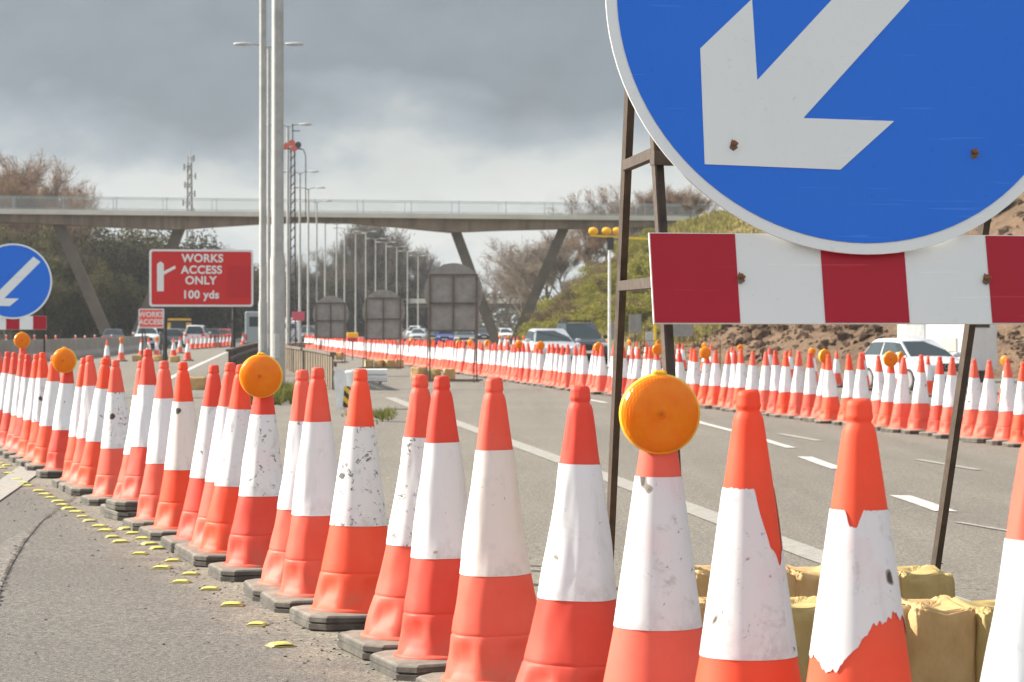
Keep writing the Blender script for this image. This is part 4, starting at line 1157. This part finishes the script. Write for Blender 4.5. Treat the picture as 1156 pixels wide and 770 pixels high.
    for sx in (-1, 1):
        for y in (-h + .85, h - .85):
            w = MB(); w.lathe([(.20, -.10), (.31, -.10), (.325, -.07), (.325, .07), (.31, .10), (.20, .10)], 24, axis='x', off=(sx*(Wc - .10), y, .325)); wo = w.build('wheel', M_TYRE, t, True, 30)
            w = MB(); w.lathe([(.20, -.085), (.19, .0), (.23, .104), (.10, .106), (.03, .112)], 20, axis='x', off=(0, 0, 0)); w.v = [((x if sx > 0 else -x) + sx*(Wc - .10), yy + y, z + .325) for x, yy, z in w.v]; fixn(w.build('rim', M_RIM, wo, True, 30))
        hl = MB(); hl.bbox((sx*Wc*.66, -h + .10, .70 if kind != 'suv' else .82), (.40, .14, .15), .04, Matrix.Rotation(sx*.30, 3, 'Z')); hl.build('headlight', M_HEAD, t)
        tl = MB(); tl.bbox((sx*Wc*.74, h - .08, .80 if kind != 'suv' else .95), (.30, .14, .18), .04, Matrix.Rotation(-sx*.25, 3, 'Z')); tl.build('tail_light', M_TAIL, t)
        mr = MB(); mr.bbox((sx*(Wc + .06), yb + .28, zb + .06), (.20, .13, .15), .035); mr.build('wing_mirror', paintm, t)
    gr = MB(); gr.bbox((0, -h + .0, .62 if kind != 'suv' else .72), (.80 if not emblem else .78, .06, .20 if not emblem else .34), .02)
    gr.bbox((0, -h + .04, .33), (1.1, .08, .16), .02); go = gr.build('grille', M_BLACK, t)
    if emblem:
        e = MB()
        for k_ in range(4):
            cx = -.15 + k_*.10; ring = [(cx + .062*math.cos(2*math.pi*i/20), -h - .036, .70 + .062*math.sin(2*math.pi*i/20)) for i in range(21)]
            e.tube(ring, .008, 6)
        e.build('ring_emblem', M_RIM, go, True)
    if plate:
        for y in (-h - .034, h + .012):
            pb = MB(); pb.bbox((0, y, .50), (.52, .012, .11), .003); pb.build('number_plate', M_PLATE, t)
    if rack:
        for sx in (-1, 1):
            rk = MB(); rk.tube([(sx*wr_*.9, yr0 + .2, Hc), (sx*wr_*.9, yr0 + .3, Hc + .09), (sx*wr_*.9, yr1 - .3, Hc + .09), (sx*wr_*.9, yr1 - .2, Hc)], .022, 8); rk.build('roof_rail', M_BLACK, t, True)
        rk = MB()
        for y in (yr0 + .5, yr1 - .6): rk.bar((-wr_, y, Hc + .10), (wr_, y, Hc + .10), .06, .04)
        rk.build('cross_rail', M_BLACK, t)
    return t
car(at(1033, 76), R(20), 'hatch', CP['white'], 'white hatchback facing the cones before the white cabin', emblem=True)
car(at(620, 102), R(9), 'saloon', CP['silver'], 'silver saloon with its windscreen showing above the dense cones')
car(at(654, 114), R(10), 'suv', CP['dark'], 'dark estate with roof bars behind the silver saloon', rack=True)
car(at(473, 262), R(-3), 'hatch', CP['silver'], 'pale silver hatchback in the distant queue beside the largest sign back')
car(at(448, 300), R(-4), 'hatch', CP['white'], 'white car far off between two sign backs')
car(at(468, 330), R(-4), 'suv', CP['white'], 'white car farthest back in the queue above the silver hatchback')
car(at(491, 275), R(-3), 'saloon', CP['dark'], 'black car between the silver hatchback and the blue car')
car(at(504, 240), R(-3), 'hatch', CP['blue'], 'bright blue car seen through the largest sign frame')
car(at(525, 215), R(0), 'saloon', CP['grey'], 'dark grey car beneath the footbridge leg')
car(at(571, 290), R(4), 'hatch', CP['white'], 'small white car beyond the two footbridge legs')
car(at(546, 300), R(2), 'saloon', CP['dark'], 'dark car in shadow between the two footbridge legs')
LA = R(180)
car(at(128.5, 205), R(186), 'saloon', CP['dark'], 'black car leading the queue by the left footbridge legs')
car(at(166, 196), R(8), 'suv', CP['white'], 'white car facing this way below the small red sign')
car(at(198, 212), R(184), 'hatch', CP['grey'], 'dark car behind the cones under the red sign leg')
car(at(222, 208), R(183), 'suv', CP['white'], 'white car seen from behind below the red sign')
car(at(240, 235), R(183), 'saloon', CP['dark'], 'dark car just past the white car below the red sign')
car(at(253, 250), R(182), 'saloon', CP['red'], 'car with red tail lights at the end of the short cone line')
car(at(285, 250), R(182), 'hatch', CP['grey'], 'grey car half hidden by the lamp posts and curved fence')
# yellow works vehicle behind small sign
def van(loc, yaw, col, label, w, l, hgt, cab=True, name='works_van'):
    t = thing(name, label, 'van', loc, yaw)
    b = MB(); b.bbox((0, .4, hgt/2 + .25), (w, l - .8, hgt - .5), .08); b.build('body', col, t)
    b = MB(); b.prism([(-l/2 - .5, .35), (-l/2 + .4, .35), (-l/2 + .4, hgt*.88), (-l/2 - .0, hgt*.84), (-l/2 - .38, hgt*.52), (-l/2 - .5, hgt*.48)], -w*.47, w*.47, lambda u, q, o: Vector((o, u, q))); fixn(b.build('cab', col, t))
    b = MB(); b.bbox((0, -l/2 - .21, hgt*.68), (w*.8, .03, hgt*.28), .01, Matrix.Rotation(R(-33), 3, 'X')); b.build('windscreen', M_GLASS, t)
    for sx in (-1, 1):
        for y in (-l/2 + .3, l/2 - .8):
            q = MB(); q.lathe([(.2, -.1), (.34, -.1), (.36, 0), (.34, .1), (.2, .1)], 18, axis='x', off=(sx*(w/2 - .1), y, .36)); q.build('wheel', M_TYRE, t, True)
        q = MB(); q.bbox((sx*w*.36, -l/2 - .5, .75), (.3, .06, .2), .02); q.build('headlight', M_HEAD, t)
        q = MB(); q.bbox((sx*w*.46, l/2 + .02, .9), (.12, .05, .4), .015); q.build('tail_light', M_TAIL, t)
    q = MB(); q.bbox((0, l/2 + .005, hgt*.74), (w*.7, .02, hgt*.25), .006); q.build('rear_window', M_GLASS, t)
    return t
van(at(203, 236), R(184), CP['red'] if 0 else simple('works_yellow', (.72, .40, .03), .5), 'yellow works van roof rising behind the dark car', 1.9, 4.6, 2.35)
van(at(294, 175), R(184), CP['pale'], 'pale blue box van showing beside the slim lamp post', 1.9, 5.0, 2.6)
van(at(327, 290), R(4), CP['white'], 'white van beyond the lamp post line', 1.9, 4.8, 2.6)
car(at(349, 250), R(2), 'suv', CP['grey'], 'dark green grey car behind the little pink sign')
# white site cabin
pc = at(1092, 94)
t = thing('site_cabin', 'white site cabin behind the white hatchback', 'cabin', pc, R(-38))
b = MB(); b.bbox((-1.40, 1.1, 1.85), (2.80, 2.30, 2.9), .03); body = b.build('walls', CP['white'] if 0 else simple('cabin_white', (.78, .79, .79), .5, .08, 2), t)
b = MB(); b.bbox((-1.40, 1.1, 3.33), (2.92, 2.42, .08), .02); b.build('roof', M_GREYP, t)
b = MB(); b.bbox((-1.40, 1.1, .2), (2.6, 2.1, .4), .02); b.build('skid_frame', M_DARK, t)
b = MB(); b.bbox((-2.05, -.058, 1.7), (.75, .02, 2.1), .006); b.build('door', simple('cabin_door_grey', (.52, .54, .55), .5), t)
b = MB(); b.bbox((-.72, -.06, 1.35), (.62, .03, .5), .006); b.build('poster_panel', simple('notice', (.72, .66, .55), .6, .25, 14), t)
b = MB(); b.bbox((.012, 1.1, 2.3), (.02, 1.1, .7), .006); b.build('window', M_GLASS, t)

# ------------------------------------------------------------------ vegetation
def leafy(name, cols, rough=.9):
    k = NT(name); g_ = k.n('ShaderNodeNewGeometry'); oi = k.n('ShaderNodeObjectInfo')
    f = k.math('FRACT', k.math('ADD', g_.outputs['Random Per Island'], k.math('MULTIPLY', oi.outputs['Random'], .35)))
    v = k.coords('Object', 20)
    col = k.ramp(f, [(i/(len(cols)-1), c) for i, c in enumerate(cols)])
    col = k.mix(k.ramp(k.noise(v, .9, 3, .6), [(.4, 0), (.65, .55)]), col, tuple(x*.55 for x in cols[0]))
    k.col(col); k.p.inputs['Roughness'].default_value = rough; k.p.inputs['Specular IOR Level'].default_value = .12
    tr = k.n('ShaderNodeBsdfTranslucent'); k.l(col, tr.inputs[0])
    ms = k.n('ShaderNodeMixShader'); ms.inputs[0].default_value = .38
    k.l(k.p.outputs[0], ms.inputs[1]); k.l(tr.outputs[0], ms.inputs[2]); k.l(ms.outputs[0], k.out.inputs[0])
    return k.m
M_BARK = simple('bark_brown', (.13, .10, .08), .9, .35, 3)
M_TWIG = leafy('bare_twigs', [(.19, .15, .12), (.26, .21, .165), (.31, .25, .19)])
M_TWIGR = leafy('reddish_twigs', [(.17, .10, .075), (.26, .165, .12), (.24, .17, .07)])
M_TWIGG = leafy('grey_twigs', [(.075, .062, .052), (.115, .096, .08), (.155, .125, .10)])
M_OLIVE = leafy('olive_foliage', [(.06, .058, .026), (.105, .098, .04), (.15, .12, .05)])
M_DGREEN = leafy('dark_foliage', [(.036, .034, .022), (.068, .060, .036), (.10, .083, .052)])
M_YGREEN = leafy('gorse_foliage', [(.15, .155, .030), (.27, .26, .05), (.36, .31, .09)])
M_DRY = leafy('dry_scrub', [(.14, .105, .06), (.22, .165, .09), (.19, .15, .05)])
def bare_tree(seed, H, spread, upright, ntw=2600, tw=.035, name='bare_tree', mat=None, lab='', cat='tree', group=None):
    rg = random.Random(seed); limbs = MB(); tips = []
    def grow(p, d, Ln, r, lvl):
        pts = [p]; rs = [r]; n = 4
        for i in range(n):
            d = (d + Vector((rg.uniform(-1, 1), rg.uniform(-1, 1), rg.uniform(-.3, .7)*upright))*.16).normalized()
            p = p + d*(Ln/n); pts.append(p); rs.append(r*(1 - .55*(i+1)/n))
            if lvl > 0 and i >= 1:
                for _ in range(2 if lvl > 1 else 3):
                    a = rg.uniform(0, 6.28); sd = Vector((math.cos(a), math.sin(a), 0))
                    nd = (d*(.75 + upright*.35) + sd*spread*rg.uniform(.5, 1.1) + Vector((0, 0, .25*upright))).normalized()
                    grow(p, nd, Ln*rg.uniform(.5, .72), r*.45, lvl-1)
            if lvl <= 1: tips.append((p, d))
        limbs.tube(pts, rs, 6 if lvl > 1 else 4, False)
    grow(Vector((0, 0, 0)), Vector((0, 0, 1)), H*.55, H*.020, 3)
    t = thing(name, lab, cat, group=group)
    limbs.build('trunk', M_BARK, t, True)
    cr = MB()
    for i in range(ntw):
        p, d = tips[rg.randrange(len(tips))]
        d2_ = (d + Vector((rg.gauss(0, .55), rg.gauss(0, .55), rg.gauss(.15*upright, .4)))).normalized()
        Ln = rg.uniform(.06, .13)*H*.6; sd = d2_.cross(Vector((rg.uniform(-1, 1), rg.uniform(-1, 1), .3))).normalized()*tw*rg.uniform(.5, 1.2)
        a = p + Vector((rg.gauss(0, .02), rg.gauss(0, .02), rg.gauss(0, .02)))*H
        cr.add([a - sd, a + sd, a + d2_*Ln], [(0, 1, 2)])
    cr.build('crown', mat or M_TWIG, t)
    t.hide_render = False
    return t
def shrub(seed, rx, ry, rz_, nleaf, size, mat, name, lab, cat='shrub', group=None, stems=True):
    rg = random.Random(seed); t = thing(name, lab, cat, group=group)
    b = MB(); lob = [(Vector((rg.uniform(-.6, .6)*rx, rg.uniform(-.6, .6)*ry, rg.uniform(.25, .95)*rz_)), rg.uniform(.35, .62)) for _ in range(11)]
    for i in range(nleaf):
        c, k_ = rg.choice(lob)
        d = Vector((rg.gauss(0, 1), rg.gauss(0, 1), rg.gauss(0, 1))).normalized()*(rg.random()**.45)*k_*(1.15 if rg.random() < .12 else 1)
        p = c + Vector((d.x*rx, d.y*ry, d.z*rz_*.7))
        if p.z < 0: p.z = rg.uniform(0, .2)
        a = Vector((rg.gauss(0, 1), rg.gauss(0, 1), rg.gauss(0, 1))).normalized(); c2_ = a.cross(Vector((rg.gauss(0, 1), rg.gauss(0, 1), 1))).normalized()
        s_ = size*rg.uniform(.5, 1.3)
        b.add([p - a*s_, p + c2_*s_*.45, p + a*s_, p - c2_*s_*.45], [(0, 1, 2, 3)])
    b.build('foliage' if stems else 'foliage', mat, t)
    if stems:
        s_ = MB()
        for c, k_ in lob[:7]: s_.tube([(rg.uniform(-.15, .15)*rx, rg.uniform(-.15, .15)*ry, -.2), c*.5, c], [.10*rz_*.3, .03*rz_, .012*rz_], 5, False)
        s_.build('stems', M_BARK, t, True)
    return t
protos = {}; PH = {}
def plant(kind, loc, sc, rz, label, group, mat=None):
    mk = PROTO[kind]
    if kind not in protos:
        t = mk(); protos[kind] = t
    else: t = dup(protos[kind], (0, 0, 0))
    if kind not in PH:
        zs = []
        for ch in t.children: zs += [v_.co.z for v_ in ch.data.vertices]
        zs.sort(); PH[kind] = zs[int(len(zs)*(.9995 if kind.startswith('den') else .985))]
    hgt, wf = sc; k_ = hgt/PH[kind]
    t.location = loc; t.rotation_euler = (0, 0, rz); t.scale = (k_*wf, k_*wf, k_)
    t['label'] = label; t['group'] = group
    if mat is not None:
        for ch in t.children:
            if ch.name.startswith(('crown', 'foliage')): setmat(ch, mat)
    return t
PROTO = {
 'bare1': lambda: bare_tree(1, 10, .75, .5, 7500, .028), 'bare2': lambda: bare_tree(5, 10, .85, .4, 7500, .028), 'bare3': lambda: bare_tree(9, 10, .65, .6, 7500, .028),
 'pop1': lambda: bare_tree(21, 10, .30, 1.0, 3600, name='poplar_tree'), 'pop2': lambda: bare_tree(25, 10, .36, .9, 3600, name='poplar_tree'),
 'den1': lambda: shrub(31, 2.6, 2.6, 5.0, 15000, .115, M_DGREEN, 'dense_tree', '', 'tree'), 'den2': lambda: shrub(33, 3.0, 2.6, 4.4, 15000, .115, M_DGREEN, 'dense_tree', '', 'tree'),
 'shr1': lambda: shrub(41, 2.2, 2.0, 2.2, 6500, .095, M_YGREEN, 'scrub_bush', ''), 'shr2': lambda: shrub(43, 1.9, 2.0, 1.8, 6500, .095, M_YGREEN, 'scrub_bush', ''),
}
rv = random.Random(19)
def tpos(u, d): x = (u - CX)*d/F; return Vector((x, d, terr(x, d) - .15))
def height_for(u, v, d): return ZC - (v - HZ)*d/F - tpos(u, d).z
# left bank: dark trees behind the bridge
for u, v, d, kd, m in [(-30, 250, 300, 'den1', 0), (5, 254, 275, 'den2', 1), (28, 250, 290, 'den1', 1), (52, 250, 305, 'den2', 1), (75, 256, 280, 'den1', 0), (100, 254, 300, 'den2', 1), (120, 252, 310, 'den1', 1), (140, 262, 290, 'den2', 0),
                       (158, 264, 315, 'den1', 1), (176, 258, 320, 'den2', 0), (192, 262, 318, 'den1', 0), (206, 275, 330, 'den2', 0), (226, 296, 345, 'den1', 0), (246, 300, 360, 'den2', 0), (268, 298, 375, 'den1', 0), (288, 300, 390, 'den2', 0), (12, 300, 262, 'den1', 1), (60, 312, 262, 'den2', 1), (105, 300, 265, 'den1', 1), (165, 306, 272, 'den1', 0), (190, 318, 285, 'den2', 1), (40, 280, 268, 'den2', 1), (130, 290, 270, 'den1', 1), (88, 285, 270, 'den2', 0)]:
    H = max(2.5, height_for(u, v, d))
    plant(kd, tpos(u, d), (H, 1.0 if H > 6 else 1.5), rv.uniform(0, 6), 'dark dense tree on the bank behind the footbridge', 'dark trees on the bank', [M_DGREEN, M_OLIVE][m])
for u, v, d, kd in [(-18, 182, 330, 'bare3'), (4, 180, 330, 'bare1'), (30, 186, 335, 'bare2'), (54, 194, 340, 'bare3'), (68, 212, 345, 'bare1'), (18, 200, 300, 'bare2'), (44, 210, 305, 'bare1'), (74, 222, 320, 'bare2')]:
    H = height_for(u, v, d); plant(kd, tpos(u, d), (H, .8), rv.uniform(0, 6), 'reddish bare tree rising above the bridge deck', 'bare trees above the bridge deck', M_TWIGR)
for i in range(10):
    u = rv.uniform(90, 280); d = rv.uniform(262, 360)
    H = height_for(u, rv.uniform(278, 315), d)
    if H > 2: plant(rv.choice(('bare1', 'bare2', 'bare3')), tpos(u, d), (H, .9), rv.uniform(0, 6), 'thin bare tree among the dark trees on the bank', 'thin bare trees on the bank', M_TWIGG)
# middle: poplars and bare trees beyond the lamp posts
for u, v in [(300, 310), (318, 300), (334, 292), (348, 298), (362, 290), (376, 292), (390, 282), (326, 305), (355, 304), (383, 300)]:
    d = rv.uniform(430, 470); H = height_for(u, v, d); plant(rv.choice(('bare1', 'bare2', 'bare3')), tpos(u, d), (H, 1.0), rv.uniform(0, 6), 'bare tree in the wood beyond the lamp posts', 'bare trees beyond the lamp posts', M_TWIGG)
for u, v in [(402, 262), (409, 254), (416, 250), (424, 256), (431, 262), (437, 270), (395, 272)]:
    d = rv.uniform(440, 470); H = height_for(u, v, d); plant(rv.choice(('pop1', 'pop2')), tpos(u, d), (H, 1.0), rv.uniform(0, 6), 'tall narrow bare tree standing above the wood', 'tall narrow bare trees', M_TWIGG)
for u, v in [(442, 300), (448, 294), (455, 287), (460, 285), (466, 284), (472, 288), (478, 294), (484, 302), (490, 315), (498, 325)]:
    d = rv.uniform(480, 520); H = height_for(u, v, d); plant(rv.choice(('bare3', 'pop2')), tpos(u, d), (H, 1.0), rv.uniform(0, 6), 'brown bare tree behind the middle sign back', 'bare trees behind the sign backs', M_TWIGG)
for i in range(24):
    u = 296 + i*8.6; d = rv.uniform(425, 470); v = rv.uniform(312, 332)
    H = max(3, height_for(u, v, d)); plant(rv.choice(('den1', 'den2')), tpos(u, d), (H, 1.2), rv.uniform(0, 6), 'low dark bushy tree at the foot of the distant wood', 'dark trees at the foot of the wood', M_DGREEN)
# right bank
for u, v, d, kd in [(596, 276, 350, 'bare2'), (618, 262, 345, 'bare1'), (638, 262, 335, 'bare3'), (576, 300, 370, 'bare2')]:
    H = max(3, height_for(u, v, d)); plant(kd, tpos(u, d), (H, 1.1), rv.uniform(0, 6), 'spreading bare tree beside the footbridge leg on the green bank', 'bare trees beside the bridge leg', M_TWIG)
for u, v, d in [(664, 228, 320), (680, 222, 325), (698, 218, 330), (716, 224, 325), (735, 218, 330), (752, 216, 335), (772, 214, 330), (790, 218, 330)]:
    H = max(2.5, height_for(u, v, d)); plant(rv.choice(('bare1', 'bare2', 'bare3')), tpos(u, d), (H, 1.2), rv.uniform(0, 6), 'bare tree topping the green bank behind the bridge end', 'bare trees topping the green bank', M_TWIGR)
for i in range(230):
    d = rv.uniform(165, 330); e = rv.uniform(1.0, 15); x = xr(d) + e
    u = CX + F*x/d
    if not 590 < u < 900: continue
    z = terr(x, d)
    yg = rv.random() < .68
    hh = rv.uniform(.6, 1.7); vt = HZ - (z + hh - ZC)*F/d
    if (d < 256 and vt < 263) or (d >= 256 and vt < 226): continue
    plant(rv.choice(('shr1', 'shr2')), Vector((x, d, z - .25)), (hh, rv.uniform(1.3, 2.0)), rv.uniform(0, 6), 'yellow green bush on the bank below the bridge end' if yg else 'dry brown bush on the bank below the bridge end', 'yellow green bushes on the bank' if yg else 'dry bushes on the bank', M_YGREEN if yg else M_DRY)
for i in range(5):
    d = rv.uniform(225, 330); x = xr(d) + rv.uniform(3, 14)
    plant(rv.choice(('bare1', 'bare2', 'bare3')), Vector((x, d, terr(x, d) - .2)), (rv.uniform(2.2, 4), 1.2), rv.uniform(0, 6), 'small leafless bush tree among the bank scrub', 'small leafless trees on the bank', M_TWIG)
for i in range(14):
    d = rv.uniform(120, 185); x = xr(d) + rv.uniform(9, 24)
    plant(rv.choice(('shr1', 'shr2')), Vector((x, d, terr(x, d) - .2)), (rv.uniform(.4, .8), 1.2), rv.uniform(0, 6), 'dry brown tuft on the bare earth bank', 'dry tufts on the earth bank', M_DRY)
# rough grass on the bank and clods on the earth bank
def tufts(name, n, yr, er, h, mat, label, cat, seed, wide=.10):
    b = MB(); rg = random.Random(seed)
    for i in range(n):
        y = rg.uniform(*yr); x = xr(y) + rg.uniform(*er); z = terr(x, y)
        for _ in range(3):
            a = rg.uniform(0, 6.28); q = Vector((x + rg.gauss(0, .15), y + rg.gauss(0, .15), z - .05)); hh = h*rg.uniform(.4, 1.3)
            sd = Vector((-math.sin(a), math.cos(a), 0))*hh*wide
            b.add([q - sd, q + sd, q + Vector((math.cos(a)*hh*.5, math.sin(a)*hh*.5, hh))], [(0, 1, 2)])
    tag(b.build(name, mat), label, cat, kind='stuff')
M_STRAW = leafy('straw_grass', [(.16, .16, .04), (.27, .24, .075), (.38, .31, .13)])
tufts('bank_grass', 40000, (150, 330), (1.0, 26), .42, M_STRAW, 'rough straw and green grass covering the bank', 'grass', 3, .16)
b = MB(); rg = random.Random(41)
for i in range(5200):
    y = rg.uniform(84, 175); e = rg.uniform(.2, 26)*(rg.random()**.6); x = xr(y) + e; z = terr(x, y)
    r_ = rg.uniform(.04, .16) if rg.random() < .9 else rg.uniform(.16, .42)
    c = Vector((x, y, z + r_*.1)); vv = []
    for ph, n_ in ((-.5, 5), (.35, 5)):
        for k_ in range(n_):
            a = 6.283*k_/n_ + rg.uniform(-.4, .4); rr_ = r_*rg.uniform(.6, 1.1)
            vv.append(c + Vector((rr_*math.cos(a), rr_*math.sin(a), r_*ph)))
    vv.append(c + Vector((rg.uniform(-.3, .3)*r_, rg.uniform(-.3, .3)*r_, r_*rg.uniform(.6, .95))))
    b.add(vv, [(k_, (k_+1) % 5, 5+(k_+1) % 5, 5+k_) for k_ in range(5)] + [(5+k_, 5+(k_+1) % 5, 10) for k_ in range(5)])
tag(b.build('earth_clods', leafy('clod_brown', [(.075, .05, .036), (.16, .105, .07), (.27, .18, .12)])), 'broken brown clods strewn over the earth bank', 'rubble', kind='stuff')

# far woodland as one mass
b = MB(); rg = random.Random(77)
for i in range(24000):
    x = rg.uniform(-190, 170); y = rg.uniform(620, 780)
    hh = 9.5 + 3.5*mnoise.noise(Vector((x*.03, y*.01, 0))) + 2.5*mnoise.noise(Vector((x*.12, y*.02, 3)))
    p = Vector((x, y, rg.random()*hh - .4)); s_ = rg.uniform(.5, 1.2)
    a = Vector((rg.gauss(0, 1), rg.gauss(0, 1), rg.gauss(0, 1))).normalized(); c = a.cross(Vector((.3, .2, 1))).normalized()
    b.add([p - a*s_, p + c*s_*.6, p + a*s_, p - c*s_*.6], [(0, 1, 2, 3)])
tag(b.build('far_woodland', M_DGREEN), 'dark band of distant woodland closing the road', 'woodland', kind='stuff')
# weeds at the lamp post foot and on the median
def weeds(name, pix, n, h, mat, label):
    b = MB(); rg = random.Random(len(pix)*7 + n)
    for i in range(n):
        u, v = rg.choice(pix); p = on(u + rg.gauss(0, 5), v + rg.gauss(0, 2.0))
        for _ in range(5):
            a = rg.uniform(0, 6.28); tip = p + Vector((math.cos(a)*h*.6, math.sin(a)*h*.6, h*rg.uniform(.4, 1.1))); sd = Vector((-math.sin(a), math.cos(a), 0))*h*.06
            b.add([p - sd, p + sd, tip], [(0, 1, 2)])
    tag(b.build(name, mat), label, 'weeds', kind='stuff')
M_WEED = leafy('weed_green', [(.08, .10, .025), (.15, .16, .04), (.22, .2, .07)])
weeds('weeds', [(300, 452), (310, 455), (320, 450), (328, 446), (335, 455), (290, 455), (282, 450)], 420, .28, M_WEED, 'green weeds around the foot of the lamp posts')
weeds('median_grass', [(420, 470), (428, 469), (434, 472), (440, 468), (410, 471), (398, 472)], 170, .11, M_WEED, 'grass tuft by the white barrier end')
# loose stones
b = MB(); rg = random.Random(5)
for i in range(1300):
    u, v = rg.uniform(-20, 1180), rg.uniform(430, 790)
    if rg.random() < .75:
        t_ = rg.random(); u = 20 + t_*560 + rg.gauss(-40, 40); v = 522 + t_*262 + rg.gauss(0, 12)
    p = on(u, max(425, v)); s_ = rg.uniform(.003, .009)
    vs_ = [p + Vector((rg.uniform(-1, 1)*s_, rg.uniform(-1, 1)*s_, rg.uniform(0, .9)*s_)) for _ in range(3)] + [p + Vector((-s_, -s_, 0)), p + Vector((s_, -s_*.6, 0)), p + Vector((0, s_, 0))]
    b.add(vs_, [(3, 4, 0), (4, 5, 1), (5, 3, 2), (3, 0, 2), (4, 1, 0), (5, 2, 1), (0, 1, 2)])
tag(b.build('debris', simple('stone_grit', (.13, .115, .095), .9, .6, 3)), 'loose grit and small stones on the asphalt', 'debris', kind='stuff')

# ------------------------------------------------------------------ haze
b = MB(); b.box((0, 365, 14), (2500, 930, 33.5)); hz = NT('haze'); hz.t.nodes.remove(hz.p)
pv = hz.n('ShaderNodeVolumePrincipled'); pv.inputs['Density'].default_value = .00016; pv.inputs['Color'].default_value = (.88, .93, .98, 1); pv.inputs['Anisotropy'].default_value = .2
hz.l(pv.outputs[0], hz.out.inputs['Volume'])
tag(b.build('haze', hz.m), 'thin pale haze lying over the whole motorway', 'haze', kind='stuff')

# ------------------------------------------------------------------ sky, sun, camera
W = bpy.data.worlds.new('World'); S.world = W; W.use_nodes = True
nt = W.node_tree; nd = nt.nodes; lk = nt.links
bg = nd['Background']; BGS = .10; bg.inputs['Strength'].default_value = BGS
sky = nd.new('ShaderNodeTexSky'); sky.sky_type = 'NISHITA'; sky.sun_disc = False
sky.sun_elevation = SUN_EL; sky.sun_rotation = SUN_AZ; sky.dust_density = 2.0; sky.air_density = 1.0
tc = nd.new('ShaderNodeTexCoord')
class Wn(NT):
    def __init__(s): s.t = nt
w = Wn()
sp = w.n('ShaderNodeSeparateXYZ'); w.l(tc.outputs['Generated'], sp.inputs[0])
def mapv(sc, loc=(0, 0, 0)):
    m = w.n('ShaderNodeMapping'); m.inputs['Scale'].default_value = sc; m.inputs['Location'].default_value = loc; w.l(tc.outputs['Generated'], m.inputs[0]); return m.outputs[0]
n1 = w.noise(mapv((10, 10, 19), (1.7, 0, .6)), 1.0, 6, .5, .15)
n2 = w.noise(mapv((40, 40, 60), (3.1, 2, .2)), 1.0, 5, .5, 0)
n3 = w.noise(mapv((2.5, 2.5, 5.5), (.4, 7, .2)), 1.0, 6, .55, .3)
el = sp.outputs[2]
warp = w.math('ADD', el, w.math('ADD', w.math('MULTIPLY', w.math('SUBTRACT', n1, .5), .085), w.math('ADD', w.math('MULTIPLY', w.math('SUBTRACT', n2, .5), .030), .004)))
CL = lambda c: tuple(x/BGS for x in c)
EXP = 1.35
k_ = 2**-EXP
def cl(r, g_, b_): 
    f = lambda c: ((c/255 + .055)/1.055)**2.4*k_
    return (f(r), f(g_), f(b_))
rp = w.n('ShaderNodeValToRGB'); e = rp.color_ramp.elements
stops = [(.0, cl(200, 208, 210)), (.030, cl(209, 215, 215)), (.043, cl(226, 228, 224)), (.062, cl(215, 219, 217)), (.076, cl(174, 184, 191)), (.090, cl(149, 159, 166)), (.125, cl(153, 163, 170)), (.25, cl(176, 184, 191)), (.42, cl(226, 231, 236))]
while len(e) < len(stops): e.new(.5)
for el_, (p_, c_) in zip(e, stops): el_.position = p_; el_.color = (*c_, 1)
w.l(warp, rp.inputs[0])
# broken light inside the dark deck, scaled to the background strength
shade = w.math('MULTIPLY', w.ramp(n3, [(.3, .88), (.5, 1.0), (.75, 1.12)]), w.ramp(n2, [(.3, .94), (.5, 1.0), (.7, 1.05)]))
cloud = w.mix(1.0, rp.outputs[0], shade, 'MULTIPLY')
# unseen clouds behind the viewer brightened, an added fill for the shaded sides
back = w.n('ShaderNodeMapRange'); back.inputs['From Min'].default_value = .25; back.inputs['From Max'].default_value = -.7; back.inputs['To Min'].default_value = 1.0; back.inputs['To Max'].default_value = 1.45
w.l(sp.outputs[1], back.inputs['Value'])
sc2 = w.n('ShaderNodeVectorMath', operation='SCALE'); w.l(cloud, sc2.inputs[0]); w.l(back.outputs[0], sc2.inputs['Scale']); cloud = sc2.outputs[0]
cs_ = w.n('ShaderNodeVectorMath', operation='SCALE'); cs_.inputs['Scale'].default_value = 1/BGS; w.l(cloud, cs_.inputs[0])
# openings to the clear sky, mostly higher up and behind the viewer
gap = w.math('MULTIPLY', w.ramp(n3, [(.52, 0), (.66, 1)]), w.ramp(el, [(.16, 0), (.35, .75)]))
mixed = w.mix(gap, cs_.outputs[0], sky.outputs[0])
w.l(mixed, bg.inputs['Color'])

sun = bpy.data.lights.new('sun', 'SUN'); sun.energy = 4.6; sun.angle = R(.5); sun.color = (1.0, .93, .82)
so = bpy.data.objects.new('sun', sun); COL.objects.link(so)
sd = Vector((math.sin(SUN_AZ)*math.cos(SUN_EL), math.cos(SUN_AZ)*math.cos(SUN_EL), math.sin(SUN_EL)))
so.rotation_euler = (-sd).to_track_quat('-Z', 'Y').to_euler()
cam = bpy.data.cameras.new('camera'); co = bpy.data.objects.new('camera', cam); COL.objects.link(co)
co.location = (0, 0, ZC); co.rotation_euler = (R(90), 0, 0)
cam.sensor_width = 36; cam.lens = 36*F/1156; cam.shift_y = (HZ - 385)/1156; cam.clip_start = .1; cam.clip_end = 6000
cam.dof.use_dof = True; cam.dof.focus_distance = 9.5; cam.dof.aperture_fstop = 13
S.camera = co
S.view_settings.view_transform = 'Standard'; S.view_settings.look = 'None'; S.view_settings.exposure = EXP; S.view_settings.gamma = 1.0; S.view_settings.use_curve_mapping = False
S.render.resolution_x, S.render.resolution_y = 1024, 682
S.cycles.use_denoising = True
S.cycles.max_bounces = 6; S.cycles.diffuse_bounces = 3
